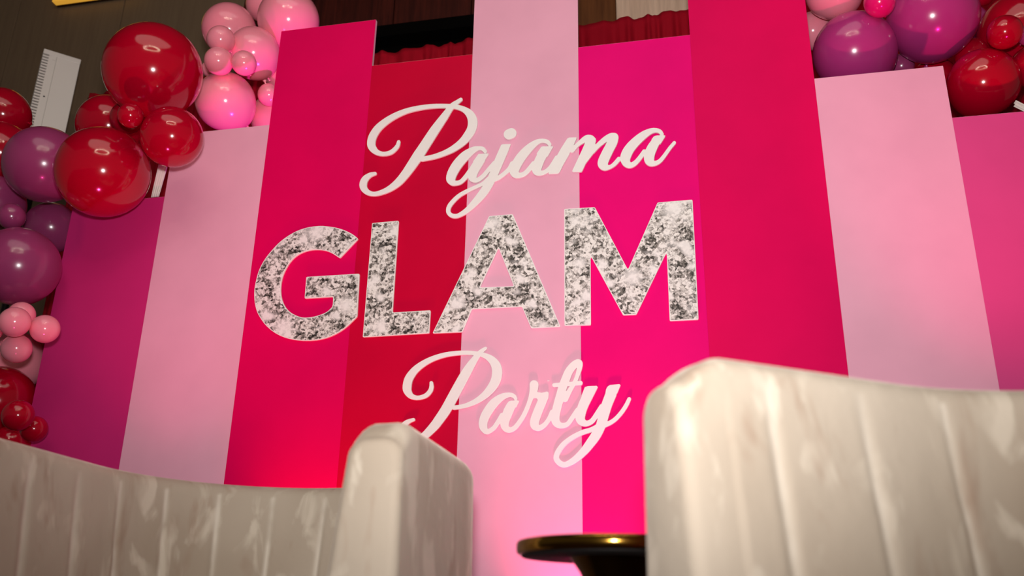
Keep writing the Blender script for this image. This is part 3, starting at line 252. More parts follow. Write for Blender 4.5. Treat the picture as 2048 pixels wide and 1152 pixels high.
PARTY = [[[-0.8335,1.4296],[-0.8473,1.423],[-0.8542,1.4186],[-0.863,1.4123],[-0.865,1.4123],[-0.8891,1.4161],[-0.9073,1.4179],[-0.9285,1.4187],[-0.9507,1.4184],[-0.9749,1.4168],[-0.9941,1.4144],[-1.0122,1.411],[-1.0321,1.4059],[-1.0524,1.3994],[-1.0684,1.3931],[-1.0844,1.3854],[-1.0983,1.3776],[-1.1117,1.3687],[-1.1229,1.3599],[-1.1316,1.3514],[-1.1412,1.3403],[-1.1478,1.3309],[-1.1527,1.3219],[-1.1564,1.3119],[-1.1589,1.301],[-1.1603,1.287],[-1.16,1.276],[-1.1579,1.2669],[-1.1541,1.2588],[-1.1483,1.2507],[-1.1403,1.2423],[-1.1361,1.2389],[-1.1308,1.2354],[-1.1225,1.2316],[-1.1111,1.2286],[-1.1,1.2273],[-1.0889,1.2276],[-1.0769,1.2296],[-1.067,1.2323],[-1.0591,1.2357],[-1.0523,1.2403],[-1.0456,1.2471],[-1.0394,1.2558],[-1.0362,1.2626],[-1.0342,1.2714],[-1.0338,1.2764],[-1.034,1.2813],[-1.0371,1.2944],[-1.0385,1.2974],[-1.0402,1.2992],[-1.0423,1.3003],[-1.0453,1.3007],[-1.0473,1.3003],[-1.0496,1.2988],[-1.0513,1.2959],[-1.0513,1.281],[-1.0524,1.2741],[-1.0539,1.2691],[-1.056,1.2653],[-1.0603,1.2595],[-1.0639,1.2556],[-1.0675,1.2528],[-1.073,1.2499],[-1.0809,1.247],[-1.0888,1.2451],[-1.0949,1.2447],[-1.101,1.2454],[-1.1072,1.2472],[-1.1134,1.2504],[-1.117,1.2535],[-1.1191,1.2566],[-1.1214,1.2616],[-1.1236,1.2677],[-1.1244,1.2717],[-1.1238,1.2896],[-1.1228,1.2976],[-1.1215,1.3036],[-1.1195,1.3095],[-1.1168,1.3154],[-1.1094,1.3282],[-1.1012,1.3387],[-1.0906,1.3489],[-1.0812,1.3563],[-1.0702,1.3639],[-1.0601,1.3701],[-1.0492,1.3758],[-1.0382,1.3806],[-1.0272,1.3847],[-1.0122,1.3894],[-0.9992,1.3927],[-0.9871,1.3952],[-0.972,1.3974],[-0.9539,1.3992],[-0.9368,1.4002],[-0.9207,1.4005],[-0.9056,1.4001],[-0.8885,1.3988],[-0.8795,1.3973],[-0.879,1.3971],[-0.8787,1.3961],[-0.8793,1.3951],[-0.9009,1.3699],[-0.913,1.3533],[-0.9227,1.3387],[-0.9382,1.3125],[-0.9656,1.261],[-0.9909,1.2118],[-0.9997,1.1955],[-1.0101,1.1783],[-1.0331,1.1432],[-1.0484,1.1234],[-1.0639,1.1055],[-1.0755,1.0946],[-1.086,1.0867],[-1.0927,1.083],[-1.0996,1.0807],[-1.1065,1.0804],[-1.1136,1.0819],[-1.1197,1.085],[-1.1252,1.0898],[-1.1304,1.0966],[-1.1326,1.1025],[-1.1356,1.118],[-1.1355,1.1219],[-1.1346,1.1247],[-1.1305,1.1304],[-1.1248,1.1355],[-1.1176,1.1398],[-1.1053,1.1451],[-1.1033,1.1463],[-1.102,1.1481],[-1.1015,1.151],[-1.1025,1.1539],[-1.1043,1.1559],[-1.107,1.1571],[-1.11,1.1572],[-1.1249,1.1544],[-1.1368,1.1507],[-1.142,1.1482],[-1.1474,1.1445],[-1.1525,1.1398],[-1.1564,1.135],[-1.1599,1.1293],[-1.162,1.1245],[-1.1631,1.1197],[-1.1632,1.1139],[-1.1618,1.1061],[-1.1592,1.0983],[-1.1554,1.0905],[-1.1522,1.0856],[-1.1474,1.0804],[-1.1432,1.0767],[-1.1369,1.0723],[-1.1297,1.0684],[-1.1226,1.0655],[-1.1155,1.0636],[-1.1084,1.0625],[-1.1015,1.0621],[-1.0916,1.0628],[-1.0817,1.0646],[-1.072,1.0671],[-1.0623,1.0706],[-1.0507,1.0765],[-1.0452,1.0801],[-1.0355,1.0878],[-1.0157,1.1061],[-1.0084,1.1136],[-1.0015,1.1214],[-0.9745,1.1579],[-0.9663,1.1702],[-0.9573,1.1854],[-0.956,1.1866],[-0.951,1.1844],[-0.948,1.1841],[-0.9254,1.1862],[-0.9078,1.1888],[-0.8971,1.191],[-0.8844,1.1946],[-0.8708,1.1991],[-0.8612,1.2029],[-0.848,1.2091],[-0.838,1.2145],[-0.8255,1.2223],[-0.817,1.2284],[-0.809,1.2349],[-0.8007,1.2424],[-0.794,1.2493],[-0.7854,1.2594],[-0.7789,1.2684],[-0.7734,1.2776],[-0.769,1.2872],[-0.7657,1.2978],[-0.7636,1.3096],[-0.7629,1.3214],[-0.7636,1.3342],[-0.7656,1.3442],[-0.7691,1.3543],[-0.7726,1.3614],[-0.7752,1.3655],[-0.7815,1.3737],[-0.791,1.3832],[-0.7994,1.3895],[-0.8107,1.396],[-0.8227,1.4011],[-0.8378,1.4063],[-0.8388,1.4071],[-0.8387,1.4084],[-0.8379,1.4094],[-0.8272,1.419],[-0.8255,1.4219],[-0.8255,1.4249],[-0.8274,1.4281],[-0.8305,1.4297]],[[-0.8523,1.3904],[-0.8542,1.3881],[-0.8621,1.3732],[-0.9078,1.2806],[-0.9474,1.2036],[-0.9476,1.2026],[-0.9468,1.2018],[-0.9458,1.2017],[-0.9339,1.2025],[-0.9212,1.2042],[-0.9075,1.2072],[-0.8997,1.2098],[-0.889,1.214],[-0.8726,1.222],[-0.8582,1.2315],[-0.8442,1.243],[-0.8384,1.2486],[-0.8325,1.2553],[-0.822,1.2695],[-0.8164,1.2786],[-0.8124,1.2859],[-0.8088,1.2936],[-0.8064,1.3004],[-0.8047,1.3072],[-0.8037,1.3141],[-0.8032,1.323],[-0.8033,1.3309],[-0.8039,1.3369],[-0.8051,1.3429],[-0.8071,1.3489],[-0.8098,1.355],[-0.8133,1.3611],[-0.817,1.3663],[-0.8226,1.3725],[-0.828,1.3775],[-0.8341,1.382],[-0.8402,1.3856],[-0.8493,1.3898]],[[-0.4722,1.3644],[-0.475,1.3638],[-0.4826,1.3611],[-0.4898,1.3572],[-0.4977,1.3507],[-0.5037,1.3451],[-0.5138,1.3338],[-0.52,1.3243],[-0.5249,1.3147],[-0.5297,1.3033],[-0.5402,1.2766],[-0.5419,1.2756],[-0.5629,1.2747],[-0.5657,1.2737],[-0.5685,1.2709],[-0.5695,1.268],[-0.5694,1.2651],[-0.5682,1.2622],[-0.5657,1.2596],[-0.5638,1.2586],[-0.5609,1.2581],[-0.5476,1.2586],[-0.5467,1.2576],[-0.5468,1.2566],[-0.5594,1.2129],[-0.569,1.1743],[-0.5702,1.1733],[-0.574,1.1718],[-0.5762,1.1697],[-0.5777,1.167],[-0.5851,1.1492],[-0.5908,1.139],[-0.5953,1.1326],[-0.599,1.128],[-0.6028,1.1243],[-0.6068,1.1214],[-0.6143,1.1174],[-0.6162,1.1169],[-0.6174,1.1172],[-0.6181,1.1182],[-0.6183,1.121],[-0.6173,1.1294],[-0.6134,1.1425],[-0.6059,1.1631],[-0.5928,1.194],[-0.5878,1.2072],[-0.5828,1.2185],[-0.5816,1.2376],[-0.582,1.2386],[-0.5831,1.2396],[-0.5885,1.243],[-0.6095,1.239],[-0.6228,1.242],[-0.6248,1.2429],[-0.6251,1.244],[-0.623,1.2536],[-0.6212,1.269],[-0.6211,1.2719],[-0.6219,1.2758],[-0.623,1.2787],[-0.6249,1.2817],[-0.629,1.2856],[-0.6338,1.288],[-0.6396,1.2889],[-0.6444,1.2881],[-0.6492,1.2856],[-0.6528,1.2818],[-0.6549,1.2777],[-0.6557,1.2732],[-0.6554,1.2567],[-0.6557,1.2499],[-0.6571,1.2374],[-0.6591,1.2259],[-0.6621,1.2145],[-0.666,1.2021],[-0.6705,1.1898],[-0.676,1.1767],[-0.6841,1.1598],[-0.6931,1.1448],[-0.7055,1.1274],[-0.7112,1.1208],[-0.7151,1.1171],[-0.7196,1.1139],[-0.7234,1.1122],[-0.7272,1.1115],[-0.7301,1.1122],[-0.7321,1.1141],[-0.7332,1.1166],[-0.7333,1.1223],[-0.7325,1.128],[-0.7306,1.1346],[-0.7275,1.143],[-0.7101,1.1835],[-0.7086,1.1853],[-0.7065,1.186],[-0.7052,1.1871],[-0.6958,1.206],[-0.6952,1.2079],[-0.6962,1.2099],[-0.6983,1.2118],[-0.6992,1.2123],[-0.7041,1.213],[-0.7041,1.214],[-0.7021,1.2177],[-0.702,1.2197],[-0.7024,1.2216],[-0.7063,1.2305],[-0.7083,1.2334],[-0.7112,1.2361],[-0.718,1.2403],[-0.7249,1.243],[-0.7317,1.2443],[-0.7404,1.2447],[-0.752,1.2439],[-0.7617,1.242],[-0.7714,1.2386],[-0.781,1.2342],[-0.791,1.2285],[-0.8011,1.2212],[-0.8066,1.2164],[-0.8144,1.208],[-0.823,1.1967],[-0.8327,1.1816],[-0.839,1.1702],[-0.8435,1.1598],[-0.847,1.1484],[-0.8493,1.137],[-0.8496,1.1265],[-0.8482,1.1169],[-0.8467,1.1121],[-0.8446,1.1073],[-0.8416,1.1025],[-0.8384,1.0985],[-0.8324,1.0929],[-0.8285,1.0899],[-0.8246,1.0877],[-0.8197,1.0862],[-0.8149,1.086],[-0.812,1.0865],[-0.8082,1.0877],[-0.8006,1.0914],[-0.7911,1.0977],[-0.7849,1.1029],[-0.7808,1.1073],[-0.7757,1.114],[-0.7687,1.1245],[-0.7678,1.1254],[-0.7668,1.1247],[-0.7644,1.1147],[-0.7626,1.1103],[-0.7606,1.1065],[-0.7557,1.1003],[-0.7528,1.0977],[-0.7489,1.095],[-0.745,1.093],[-0.7402,1.0911],[-0.7354,1.09],[-0.7316,1.0897],[-0.7278,1.09],[-0.724,1.0907],[-0.7155,1.0938],[-0.711,1.0963],[-0.707,1.0991],[-0.7019,1.1035],[-0.6976,1.108],[-0.6867,1.122],[-0.6743,1.1405],[-0.666,1.1554],[-0.6573,1.1742],[-0.6534,1.1836],[-0.6456,1.2053],[-0.6421,1.2138],[-0.6399,1.218],[-0.6389,1.2187],[-0.638,1.2189],[-0.6293,1.2179],[-0.6282,1.2172],[-0.6248,1.2132],[-0.6243,1.2113],[-0.627,1.2037],[-0.6384,1.1764],[-0.6483,1.1502],[-0.6519,1.137],[-0.6528,1.1314],[-0.6531,1.1257],[-0.6528,1.121],[-0.6519,1.1163],[-0.6504,1.1116],[-0.6485,1.1077],[-0.6463,1.1046],[-0.6435,1.1016],[-0.6406,1.0994],[-0.6368,1.0972],[-0.6292,1.0945],[-0.6217,1.0935],[-0.6151,1.0942],[-0.6085,1.0967],[-0.6001,1.1019],[-0.5904,1.1099],[-0.5831,1.1181],[-0.5748,1.1297],[-0.5739,1.1308],[-0.573,1.131],[-0.5692,1.121],[-0.5655,1.1149],[-0.5607,1.1097],[-0.5542,1.1053],[-0.5467,1.1022],[-0.543,1.1013],[-0.5383,1.1007],[-0.5299,1.1011],[-0.5206,1.103],[-0.5159,1.1045],[-0.5103,1.1071],[-0.5066,1.1095],[-0.5029,1.1127],[-0.4972,1.1191],[-0.486,1.1355],[-0.4832,1.1389],[-0.4822,1.1387],[-0.4807,1.1312],[-0.4791,1.1264],[-0.4772,1.1227],[-0.4752,1.1198],[-0.4722,1.1165],[-0.4691,1.1141],[-0.4648,1.1114],[-0.4602,1.1092],[-0.4556,1.1076],[-0.451,1.1065],[-0.4464,1.106],[-0.4418,1.1062],[-0.4371,1.107],[-0.4307,1.1089],[-0.4256,1.111],[-0.4214,1.1133],[-0.4167,1.1164],[-0.4119,1.1208],[-0.4083,1.1249],[-0.4008,1.1347],[-0.3999,1.1347],[-0.3999,1.1338],[-0.4019,1.1258],[-0.4057,1.1141],[-0.4067,1.1124],[-0.4076,1.1117],[-0.4187,1.106],[-0.4271,1.1024],[-0.4335,1.1004],[-0.4557,1.0948],[-0.4659,1.0909],[-0.4789,1.0852],[-0.4928,1.0781],[-0.5068,1.0699],[-0.5191,1.0616],[-0.5292,1.0536],[-0.5376,1.0455],[-0.5448,1.0371],[-0.5513,1.0283],[-0.5569,1.0189],[-0.5608,1.0102],[-0.5633,1.002],[-0.5641,0.9947],[-0.5635,0.9883],[-0.5617,0.9829],[-0.5586,0.9773],[-0.5542,0.9718],[-0.5495,0.9673],[-0.5442,0.9635],[-0.5384,0.9604],[-0.532,0.9583],[-0.5265,0.9575],[-0.521,0.9575],[-0.5155,0.9582],[-0.51,0.9596],[-0.5017,0.9626],[-0.4925,0.9668],[-0.4834,0.9718],[-0.4687,0.9814],[-0.454,0.9931],[-0.437,1.0085],[-0.4252,1.021],[-0.4049,1.0448],[-0.395,1.0577],[-0.3875,1.0694],[-0.3806,1.0821],[-0.372,1.1004],[-0.3527,1.1087],[-0.3453,1.1129],[-0.3379,1.1177],[-0.3318,1.1223],[-0.3258,1.1275],[-0.3118,1.142],[-0.3007,1.1556],[-0.2903,1.1711],[-0.283,1.1839],[-0.2752,1.2015],[-0.275,1.2043],[-0.2755,1.2062],[-0.2765,1.2081],[-0.2788,1.21],[-0.2808,1.2108],[-0.2835,1.2108],[-0.2854,1.2102],[-0.2872,1.2089],[-0.2889,1.2066],[-0.2978,1.1891],[-0.3055,1.1767],[-0.3141,1.1644],[-0.3253,1.1509],[-0.3356,1.1402],[-0.344,1.1333],[-0.3495,1.1297],[-0.3567,1.1257],[-0.3615,1.1237],[-0.3634,1.1236],[-0.3637,1.125],[-0.3632,1.1269],[-0.3505,1.1665],[-0.346,1.1794],[-0.3409,1.1917],[-0.3296,1.2165],[-0.3284,1.2202],[-0.3277,1.2249],[-0.3249,1.2276],[-0.3129,1.2556],[-0.3128,1.2566],[-0.3139,1.2585],[-0.3154,1.2604],[-0.3172,1.2615],[-0.3506,1.2594],[-0.3533,1.2588],[-0.3618,1.2527],[-0.3666,1.2433],[-0.3675,1.2405],[-0.3693,1.2282],[-0.3787,1.2049],[-0.3843,1.1896],[-0.3852,1.1888],[-0.3889,1.187],[-0.3912,1.1846],[-0.4186,1.1433],[-0.4248,1.1353],[-0.4285,1.1321],[-0.4332,1.1297],[-0.4378,1.1284],[-0.4415,1.1286],[-0.4436,1.1301],[-0.4459,1.133],[-0.4466,1.1348],[-0.4466,1.1367],[-0.4457,1.1432],[-0.4442,1.1507],[-0.4394,1.1664],[-0.435,1.1776],[-0.4307,1.1869],[-0.4175,1.2119],[-0.4155,1.2166],[-0.4135,1.2196],[-0.3971,1.252],[-0.3977,1.254],[-0.3999,1.2565],[-0.4008,1.2575],[-0.4027,1.2581],[-0.4326,1.2582],[-0.4354,1.2579],[-0.4448,1.2548],[-0.4458,1.2541],[-0.4466,1.2529],[-0.4581,1.2237],[-0.459,1.2181],[-0.4678,1.1985],[-0.4752,1.1789],[-0.4758,1.1779],[-0.4792,1.176],[-0.4811,1.1741],[-0.5106,1.1311],[-0.513,1.128],[-0.5156,1.1256],[-0.5177,1.1243],[-0.5205,1.1232],[-0.5252,1.1223],[-0.5299,1.1223],[-0.5327,1.1227],[-0.5355,1.1242],[-0.5383,1.1273],[-0.5398,1.131],[-0.5408,1.1395],[-0.5405,1.147],[-0.539,1.1563],[-0.5353,1.1723],[-0.5311,1.1882],[-0.5273,1.2004],[-0.526,1.2009],[-0.5212,1.1999],[-0.5175,1.2003],[-0.5137,1.2019],[-0.5107,1.2046],[-0.509,1.2074],[-0.493,1.2412],[-0.4819,1.2609],[-0.4795,1.2616],[-0.4598,1.2623],[-0.4579,1.263],[-0.456,1.2643],[-0.4543,1.2666],[-0.4536,1.2685],[-0.4533,1.2714],[-0.4541,1.2743],[-0.4559,1.2768],[-0.4577,1.2782],[-0.4615,1.2794],[-0.47,1.279],[-0.4709,1.2791],[-0.4721,1.2798],[-0.4718,1.2817],[-0.4638,1.3016],[-0.4567,1.3217],[-0.4537,1.3332],[-0.4527,1.339],[-0.4525,1.3439],[-0.4527,1.3478],[-0.4535,1.3517],[-0.4551,1.3552],[-0.457,1.3578],[-0.4598,1.3604],[-0.4627,1.362],[-0.4683,1.364]],[[-0.4762,1.3303],[-0.4791,1.3275],[-0.4852,1.3199],[-0.4891,1.3143],[-0.4922,1.3086],[-0.4963,1.299],[-0.5031,1.28],[-0.5034,1.2781],[-0.5021,1.2772],[-0.4926,1.2777],[-0.4912,1.2786],[-0.4896,1.2814],[-0.484,1.2947],[-0.4786,1.3119],[-0.4753,1.3268],[-0.4753,1.3299]],[[-0.5097,1.2604],[-0.5107,1.2598],[-0.5116,1.2582],[-0.5163,1.2439],[-0.5164,1.242],[-0.5155,1.2423],[-0.5136,1.2444],[-0.5047,1.2569],[-0.5032,1.2598],[-0.5041,1.2606],[-0.505,1.2607]],[[-0.7304,1.2265],[-0.7381,1.2249],[-0.7467,1.2214],[-0.7546,1.2166],[-0.762,1.2108],[-0.7715,1.2016],[-0.7813,1.1905],[-0.7898,1.1793],[-0.7994,1.1652],[-0.8056,1.1548],[-0.8106,1.1445],[-0.8147,1.1331],[-0.816,1.1256],[-0.8158,1.1142],[-0.8151,1.1113],[-0.8136,1.1078],[-0.8126,1.1071],[-0.8107,1.1076],[-0.8031,1.1119],[-0.7964,1.1174],[-0.7908,1.1242],[-0.7782,1.1445],[-0.7677,1.1633],[-0.7659,1.1651],[-0.7643,1.166],[-0.762,1.1667],[-0.7591,1.1669],[-0.7581,1.1675],[-0.7552,1.1753],[-0.7542,1.1801],[-0.7419,1.2017],[-0.7398,1.2046],[-0.7349,1.2098],[-0.733,1.2107],[-0.7262,1.2126],[-0.7147,1.2127],[-0.7123,1.2133],[-0.7177,1.2211],[-0.7197,1.2229],[-0.7255,1.2257]],[[-0.4227,1.086],[-0.4503,1.0787],[-0.4614,1.0745],[-0.474,1.0688],[-0.4846,1.0633],[-0.4966,1.0559],[-0.5078,1.048],[-0.5158,1.0413],[-0.5245,1.0324],[-0.5322,1.0224],[-0.5383,1.0125],[-0.5426,1.0025],[-0.5441,0.9962],[-0.5441,0.9934],[-0.5436,0.9916],[-0.5407,0.987],[-0.5357,0.9824],[-0.531,0.9793],[-0.5264,0.9774],[-0.5218,0.9771],[-0.5172,0.9783],[-0.5099,0.9818],[-0.5016,0.9871],[-0.4924,0.9939],[-0.4841,1.001],[-0.4758,1.0091],[-0.4664,1.0191],[-0.4587,1.0281],[-0.452,1.0371],[-0.4288,1.0705],[-0.4223,1.0804],[-0.4203,1.084],[-0.4196,1.0859],[-0.4199,1.0863],[-0.4208,1.0864]]]
G = [[[-1.5873,2.0023],[-1.6056,2.0018],[-1.6226,2.0004],[-1.6373,1.9982],[-1.6538,1.9946],[-1.6675,1.9907],[-1.6808,1.9858],[-1.6951,1.9793],[-1.7093,1.9717],[-1.7233,1.9631],[-1.7363,1.9541],[-1.7484,1.9445],[-1.7593,1.9344],[-1.7706,1.9225],[-1.7824,1.9086],[-1.7961,1.891],[-1.8062,1.8767],[-1.8142,1.8634],[-1.8216,1.8489],[-1.828,1.8344],[-1.8327,1.821],[-1.8361,1.8086],[-1.8392,1.7928],[-1.8434,1.7579],[-1.8444,1.7421],[-1.8444,1.7274],[-1.8435,1.7139],[-1.8418,1.7003],[-1.8389,1.6845],[-1.8354,1.6698],[-1.8309,1.655],[-1.8258,1.6414],[-1.8212,1.6312],[-1.8164,1.6221],[-1.8108,1.613],[-1.8037,1.6027],[-1.795,1.5913],[-1.7852,1.5794],[-1.7761,1.5695],[-1.7672,1.5608],[-1.7485,1.5451],[-1.7279,1.5309],[-1.7069,1.5194],[-1.6844,1.5097],[-1.6717,1.5053],[-1.658,1.5014],[-1.6422,1.4977],[-1.6242,1.4943],[-1.5998,1.4911],[-1.5679,1.4895],[-1.5429,1.4901],[-1.5172,1.4933],[-1.4949,1.4983],[-1.4729,1.5059],[-1.4584,1.5124],[-1.446,1.5189],[-1.4348,1.5258],[-1.4226,1.5345],[-1.4109,1.544],[-1.3996,1.5545],[-1.3762,1.5785],[-1.3735,1.5826],[-1.3729,1.5869],[-1.3728,1.5933],[-1.3773,1.7639],[-1.3786,1.7684],[-1.3806,1.7698],[-1.3839,1.7703],[-1.5006,1.7708],[-1.608,1.7712],[-1.6121,1.7702],[-1.613,1.7691],[-1.6136,1.7669],[-1.6117,1.6822],[-1.6112,1.6777],[-1.6098,1.6754],[-1.6069,1.6743],[-1.6024,1.6741],[-1.4918,1.6742],[-1.4874,1.6735],[-1.4853,1.6714],[-1.4845,1.6669],[-1.4835,1.6418],[-1.4841,1.6374],[-1.4863,1.6299],[-1.4892,1.6258],[-1.5005,1.6146],[-1.5066,1.6102],[-1.5159,1.6055],[-1.5287,1.6007],[-1.5447,1.596],[-1.5609,1.5927],[-1.5761,1.5908],[-1.5915,1.5901],[-1.6037,1.5906],[-1.616,1.5926],[-1.6275,1.596],[-1.6426,1.6023],[-1.6579,1.6105],[-1.6697,1.6184],[-1.6808,1.6278],[-1.6899,1.6375],[-1.6983,1.6486],[-1.7063,1.6623],[-1.7131,1.6771],[-1.7172,1.6884],[-1.7202,1.6997],[-1.7227,1.7133],[-1.7243,1.7268],[-1.725,1.7403],[-1.7249,1.7538],[-1.7237,1.7672],[-1.7217,1.7795],[-1.7187,1.7918],[-1.7143,1.8051],[-1.7087,1.8184],[-1.702,1.8316],[-1.6959,1.8417],[-1.689,1.851],[-1.6818,1.8588],[-1.6735,1.8662],[-1.664,1.8731],[-1.6533,1.8791],[-1.6413,1.8841],[-1.6292,1.8877],[-1.6158,1.8903],[-1.6024,1.8918],[-1.5877,1.8922],[-1.574,1.8914],[-1.5614,1.8898],[-1.5488,1.8873],[-1.5372,1.8841],[-1.5267,1.8801],[-1.5173,1.8757],[-1.5067,1.8699],[-1.496,1.863],[-1.4757,1.8487],[-1.4734,1.8475],[-1.4711,1.8472],[-1.469,1.8482],[-1.4659,1.8512],[-1.4016,1.9222],[-1.3983,1.9265],[-1.3978,1.9287],[-1.4001,1.9323],[-1.4128,1.9436],[-1.4233,1.9515],[-1.4351,1.959],[-1.4481,1.9663],[-1.461,1.9728],[-1.475,1.9789],[-1.489,1.9842],[-1.503,1.9887],[-1.532,1.9959],[-1.5621,2.001],[-1.5747,2.0021]]]
G_FACE = [[[-1.5801,1.9983],[-1.5983,1.9981],[-1.6165,1.9969],[-1.6312,1.995],[-1.6459,1.9922],[-1.6604,1.9885],[-1.6737,1.984],[-1.688,1.9779],[-1.7012,1.9713],[-1.7152,1.9631],[-1.7281,1.9546],[-1.7408,1.9451],[-1.752,1.9354],[-1.7628,1.9246],[-1.774,1.9119],[-1.7982,1.8807],[-1.8068,1.8675],[-1.8137,1.8553],[-1.8208,1.8404],[-1.8261,1.8273],[-1.8301,1.8151],[-1.8333,1.8018],[-1.8379,1.7723],[-1.8396,1.7554],[-1.8404,1.7396],[-1.8404,1.7249],[-1.8393,1.7103],[-1.837,1.6944],[-1.8337,1.6786],[-1.8298,1.6639],[-1.8253,1.6503],[-1.8213,1.6401],[-1.8165,1.6299],[-1.8114,1.6207],[-1.8057,1.6116],[-1.7984,1.6013],[-1.7885,1.5887],[-1.7797,1.5784],[-1.7704,1.5686],[-1.7528,1.5529],[-1.7324,1.5379],[-1.7128,1.5263],[-1.6906,1.5158],[-1.6778,1.511],[-1.6664,1.5073],[-1.6527,1.5038],[-1.6358,1.5001],[-1.609,1.4957],[-1.5792,1.4935],[-1.5509,1.4934],[-1.5261,1.4956],[-1.5027,1.5001],[-1.4806,1.5071],[-1.466,1.513],[-1.4515,1.5202],[-1.4392,1.5275],[-1.4271,1.536],[-1.415,1.5457],[-1.406,1.5538],[-1.3794,1.5808],[-1.3772,1.5839],[-1.3766,1.5871],[-1.3764,1.5935],[-1.381,1.7619],[-1.3815,1.7642],[-1.3824,1.7655],[-1.3869,1.7665],[-1.5049,1.767],[-1.6054,1.7673],[-1.6087,1.7665],[-1.6097,1.7633],[-1.6079,1.6842],[-1.6076,1.6808],[-1.6062,1.6787],[-1.6039,1.678],[-1.6006,1.6779],[-1.4878,1.678],[-1.4844,1.6775],[-1.482,1.6756],[-1.4809,1.6711],[-1.4797,1.6404],[-1.4804,1.6361],[-1.4831,1.6271],[-1.4849,1.6244],[-1.4929,1.6162],[-1.4997,1.6101],[-1.5077,1.6051],[-1.5188,1.6001],[-1.5347,1.5947],[-1.5508,1.5907],[-1.567,1.588],[-1.5845,1.5865],[-1.5988,1.5866],[-1.6111,1.588],[-1.6224,1.5906],[-1.6351,1.5952],[-1.6515,1.6029],[-1.6658,1.6113],[-1.6772,1.6199],[-1.688,1.63],[-1.6971,1.6408],[-1.7054,1.6534],[-1.7137,1.6694],[-1.7196,1.6841],[-1.7231,1.6955],[-1.7257,1.7079],[-1.7276,1.7214],[-1.7288,1.7361],[-1.729,1.7495],[-1.7282,1.763],[-1.7268,1.7742],[-1.7243,1.7865],[-1.7209,1.7987],[-1.716,1.8121],[-1.7101,1.8253],[-1.7035,1.8377],[-1.6972,1.8473],[-1.6906,1.8556],[-1.6825,1.8641],[-1.6741,1.8712],[-1.6646,1.8778],[-1.6538,1.8835],[-1.6429,1.888],[-1.6296,1.8919],[-1.6163,1.8944],[-1.6017,1.8958],[-1.5869,1.8961],[-1.5733,1.8952],[-1.5595,1.8933],[-1.548,1.891],[-1.5365,1.8877],[-1.526,1.8838],[-1.5166,1.8794],[-1.5064,1.8739],[-1.4952,1.8668],[-1.4761,1.8533],[-1.4738,1.852],[-1.4716,1.852],[-1.4674,1.8557],[-1.4033,1.9269],[-1.403,1.9291],[-1.4058,1.9328],[-1.4169,1.9423],[-1.4264,1.9492],[-1.4371,1.9559],[-1.45,1.9632],[-1.4624,1.9693],[-1.4758,1.9752],[-1.5003,1.9839],[-1.527,1.9909],[-1.5571,1.9964],[-1.5686,1.9977]]]
L = [[[-1.2305,1.9985],[-1.3332,1.9969],[-1.3376,1.9962],[-1.3387,1.9955],[-1.3397,1.9933],[-1.3415,1.4971],[-1.3409,1.4949],[-1.34,1.4938],[-1.3378,1.4929],[-1.3346,1.4927],[-1.1735,1.4944],[-1.0697,1.4956],[-1.066,1.4959],[-1.0642,1.4969],[-1.0632,1.4989],[-1.0628,1.503],[-1.062,1.5879],[-1.0633,1.5912],[-1.0654,1.5922],[-1.0675,1.5924],[-1.2145,1.5918],[-1.2193,1.5924],[-1.2209,1.5935],[-1.2216,1.5946],[-1.2222,1.6021],[-1.2217,1.9908],[-1.2223,1.9955],[-1.2238,1.9974],[-1.2261,1.9982]]]
L_FACE = [[[-1.2368,1.9944],[-1.3318,1.993],[-1.3351,1.992],[-1.336,1.9897],[-1.3379,1.5],[-1.3373,1.4979],[-1.3361,1.4968],[-1.3327,1.4963],[-1.1695,1.498],[-1.072,1.4991],[-1.0689,1.4993],[-1.0673,1.5002],[-1.0665,1.5022],[-1.0663,1.5053],[-1.0655,1.5849],[-1.066,1.587],[-1.0669,1.5881],[-1.0705,1.5888],[-1.2185,1.5881],[-1.2227,1.5887],[-1.225,1.5908],[-1.2256,1.5927],[-1.2258,1.597],[-1.2255,1.9888],[-1.226,1.9923],[-1.2269,1.9936],[-1.2291,1.9944]]]
A = [[[-0.7416,1.9885],[-0.8275,1.9881],[-0.8317,1.9873],[-0.8338,1.9852],[-1.0477,1.4992],[-1.048,1.4971],[-1.047,1.4953],[-1.0449,1.4945],[-1.0418,1.4942],[-0.9334,1.4936],[-0.9282,1.4942],[-0.9264,1.4957],[-0.9246,1.4992],[-0.8938,1.58],[-0.8916,1.5847],[-0.8899,1.5861],[-0.8869,1.5867],[-0.8624,1.5866],[-0.6971,1.5855],[-0.6911,1.585],[-0.689,1.5837],[-0.6871,1.5804],[-0.6544,1.5008],[-0.6533,1.4986],[-0.6514,1.4965],[-0.6494,1.4958],[-0.6455,1.4956],[-0.5457,1.4947],[-0.5408,1.4949],[-0.5389,1.4957],[-0.5383,1.4967],[-0.5387,1.4998],[-0.5406,1.5049],[-0.7308,1.982],[-0.7325,1.9855],[-0.7343,1.9874],[-0.7364,1.9882]],[[-0.7894,1.8385],[-0.7914,1.8368],[-0.7943,1.831],[-0.8568,1.6882],[-0.8595,1.6809],[-0.8592,1.6787],[-0.8578,1.6776],[-0.855,1.6771],[-0.8008,1.6758],[-0.7307,1.6744],[-0.7267,1.675],[-0.7257,1.6758],[-0.7254,1.6768],[-0.7256,1.679],[-0.7274,1.6844],[-0.784,1.8298],[-0.7873,1.8369],[-0.7883,1.8381]]]
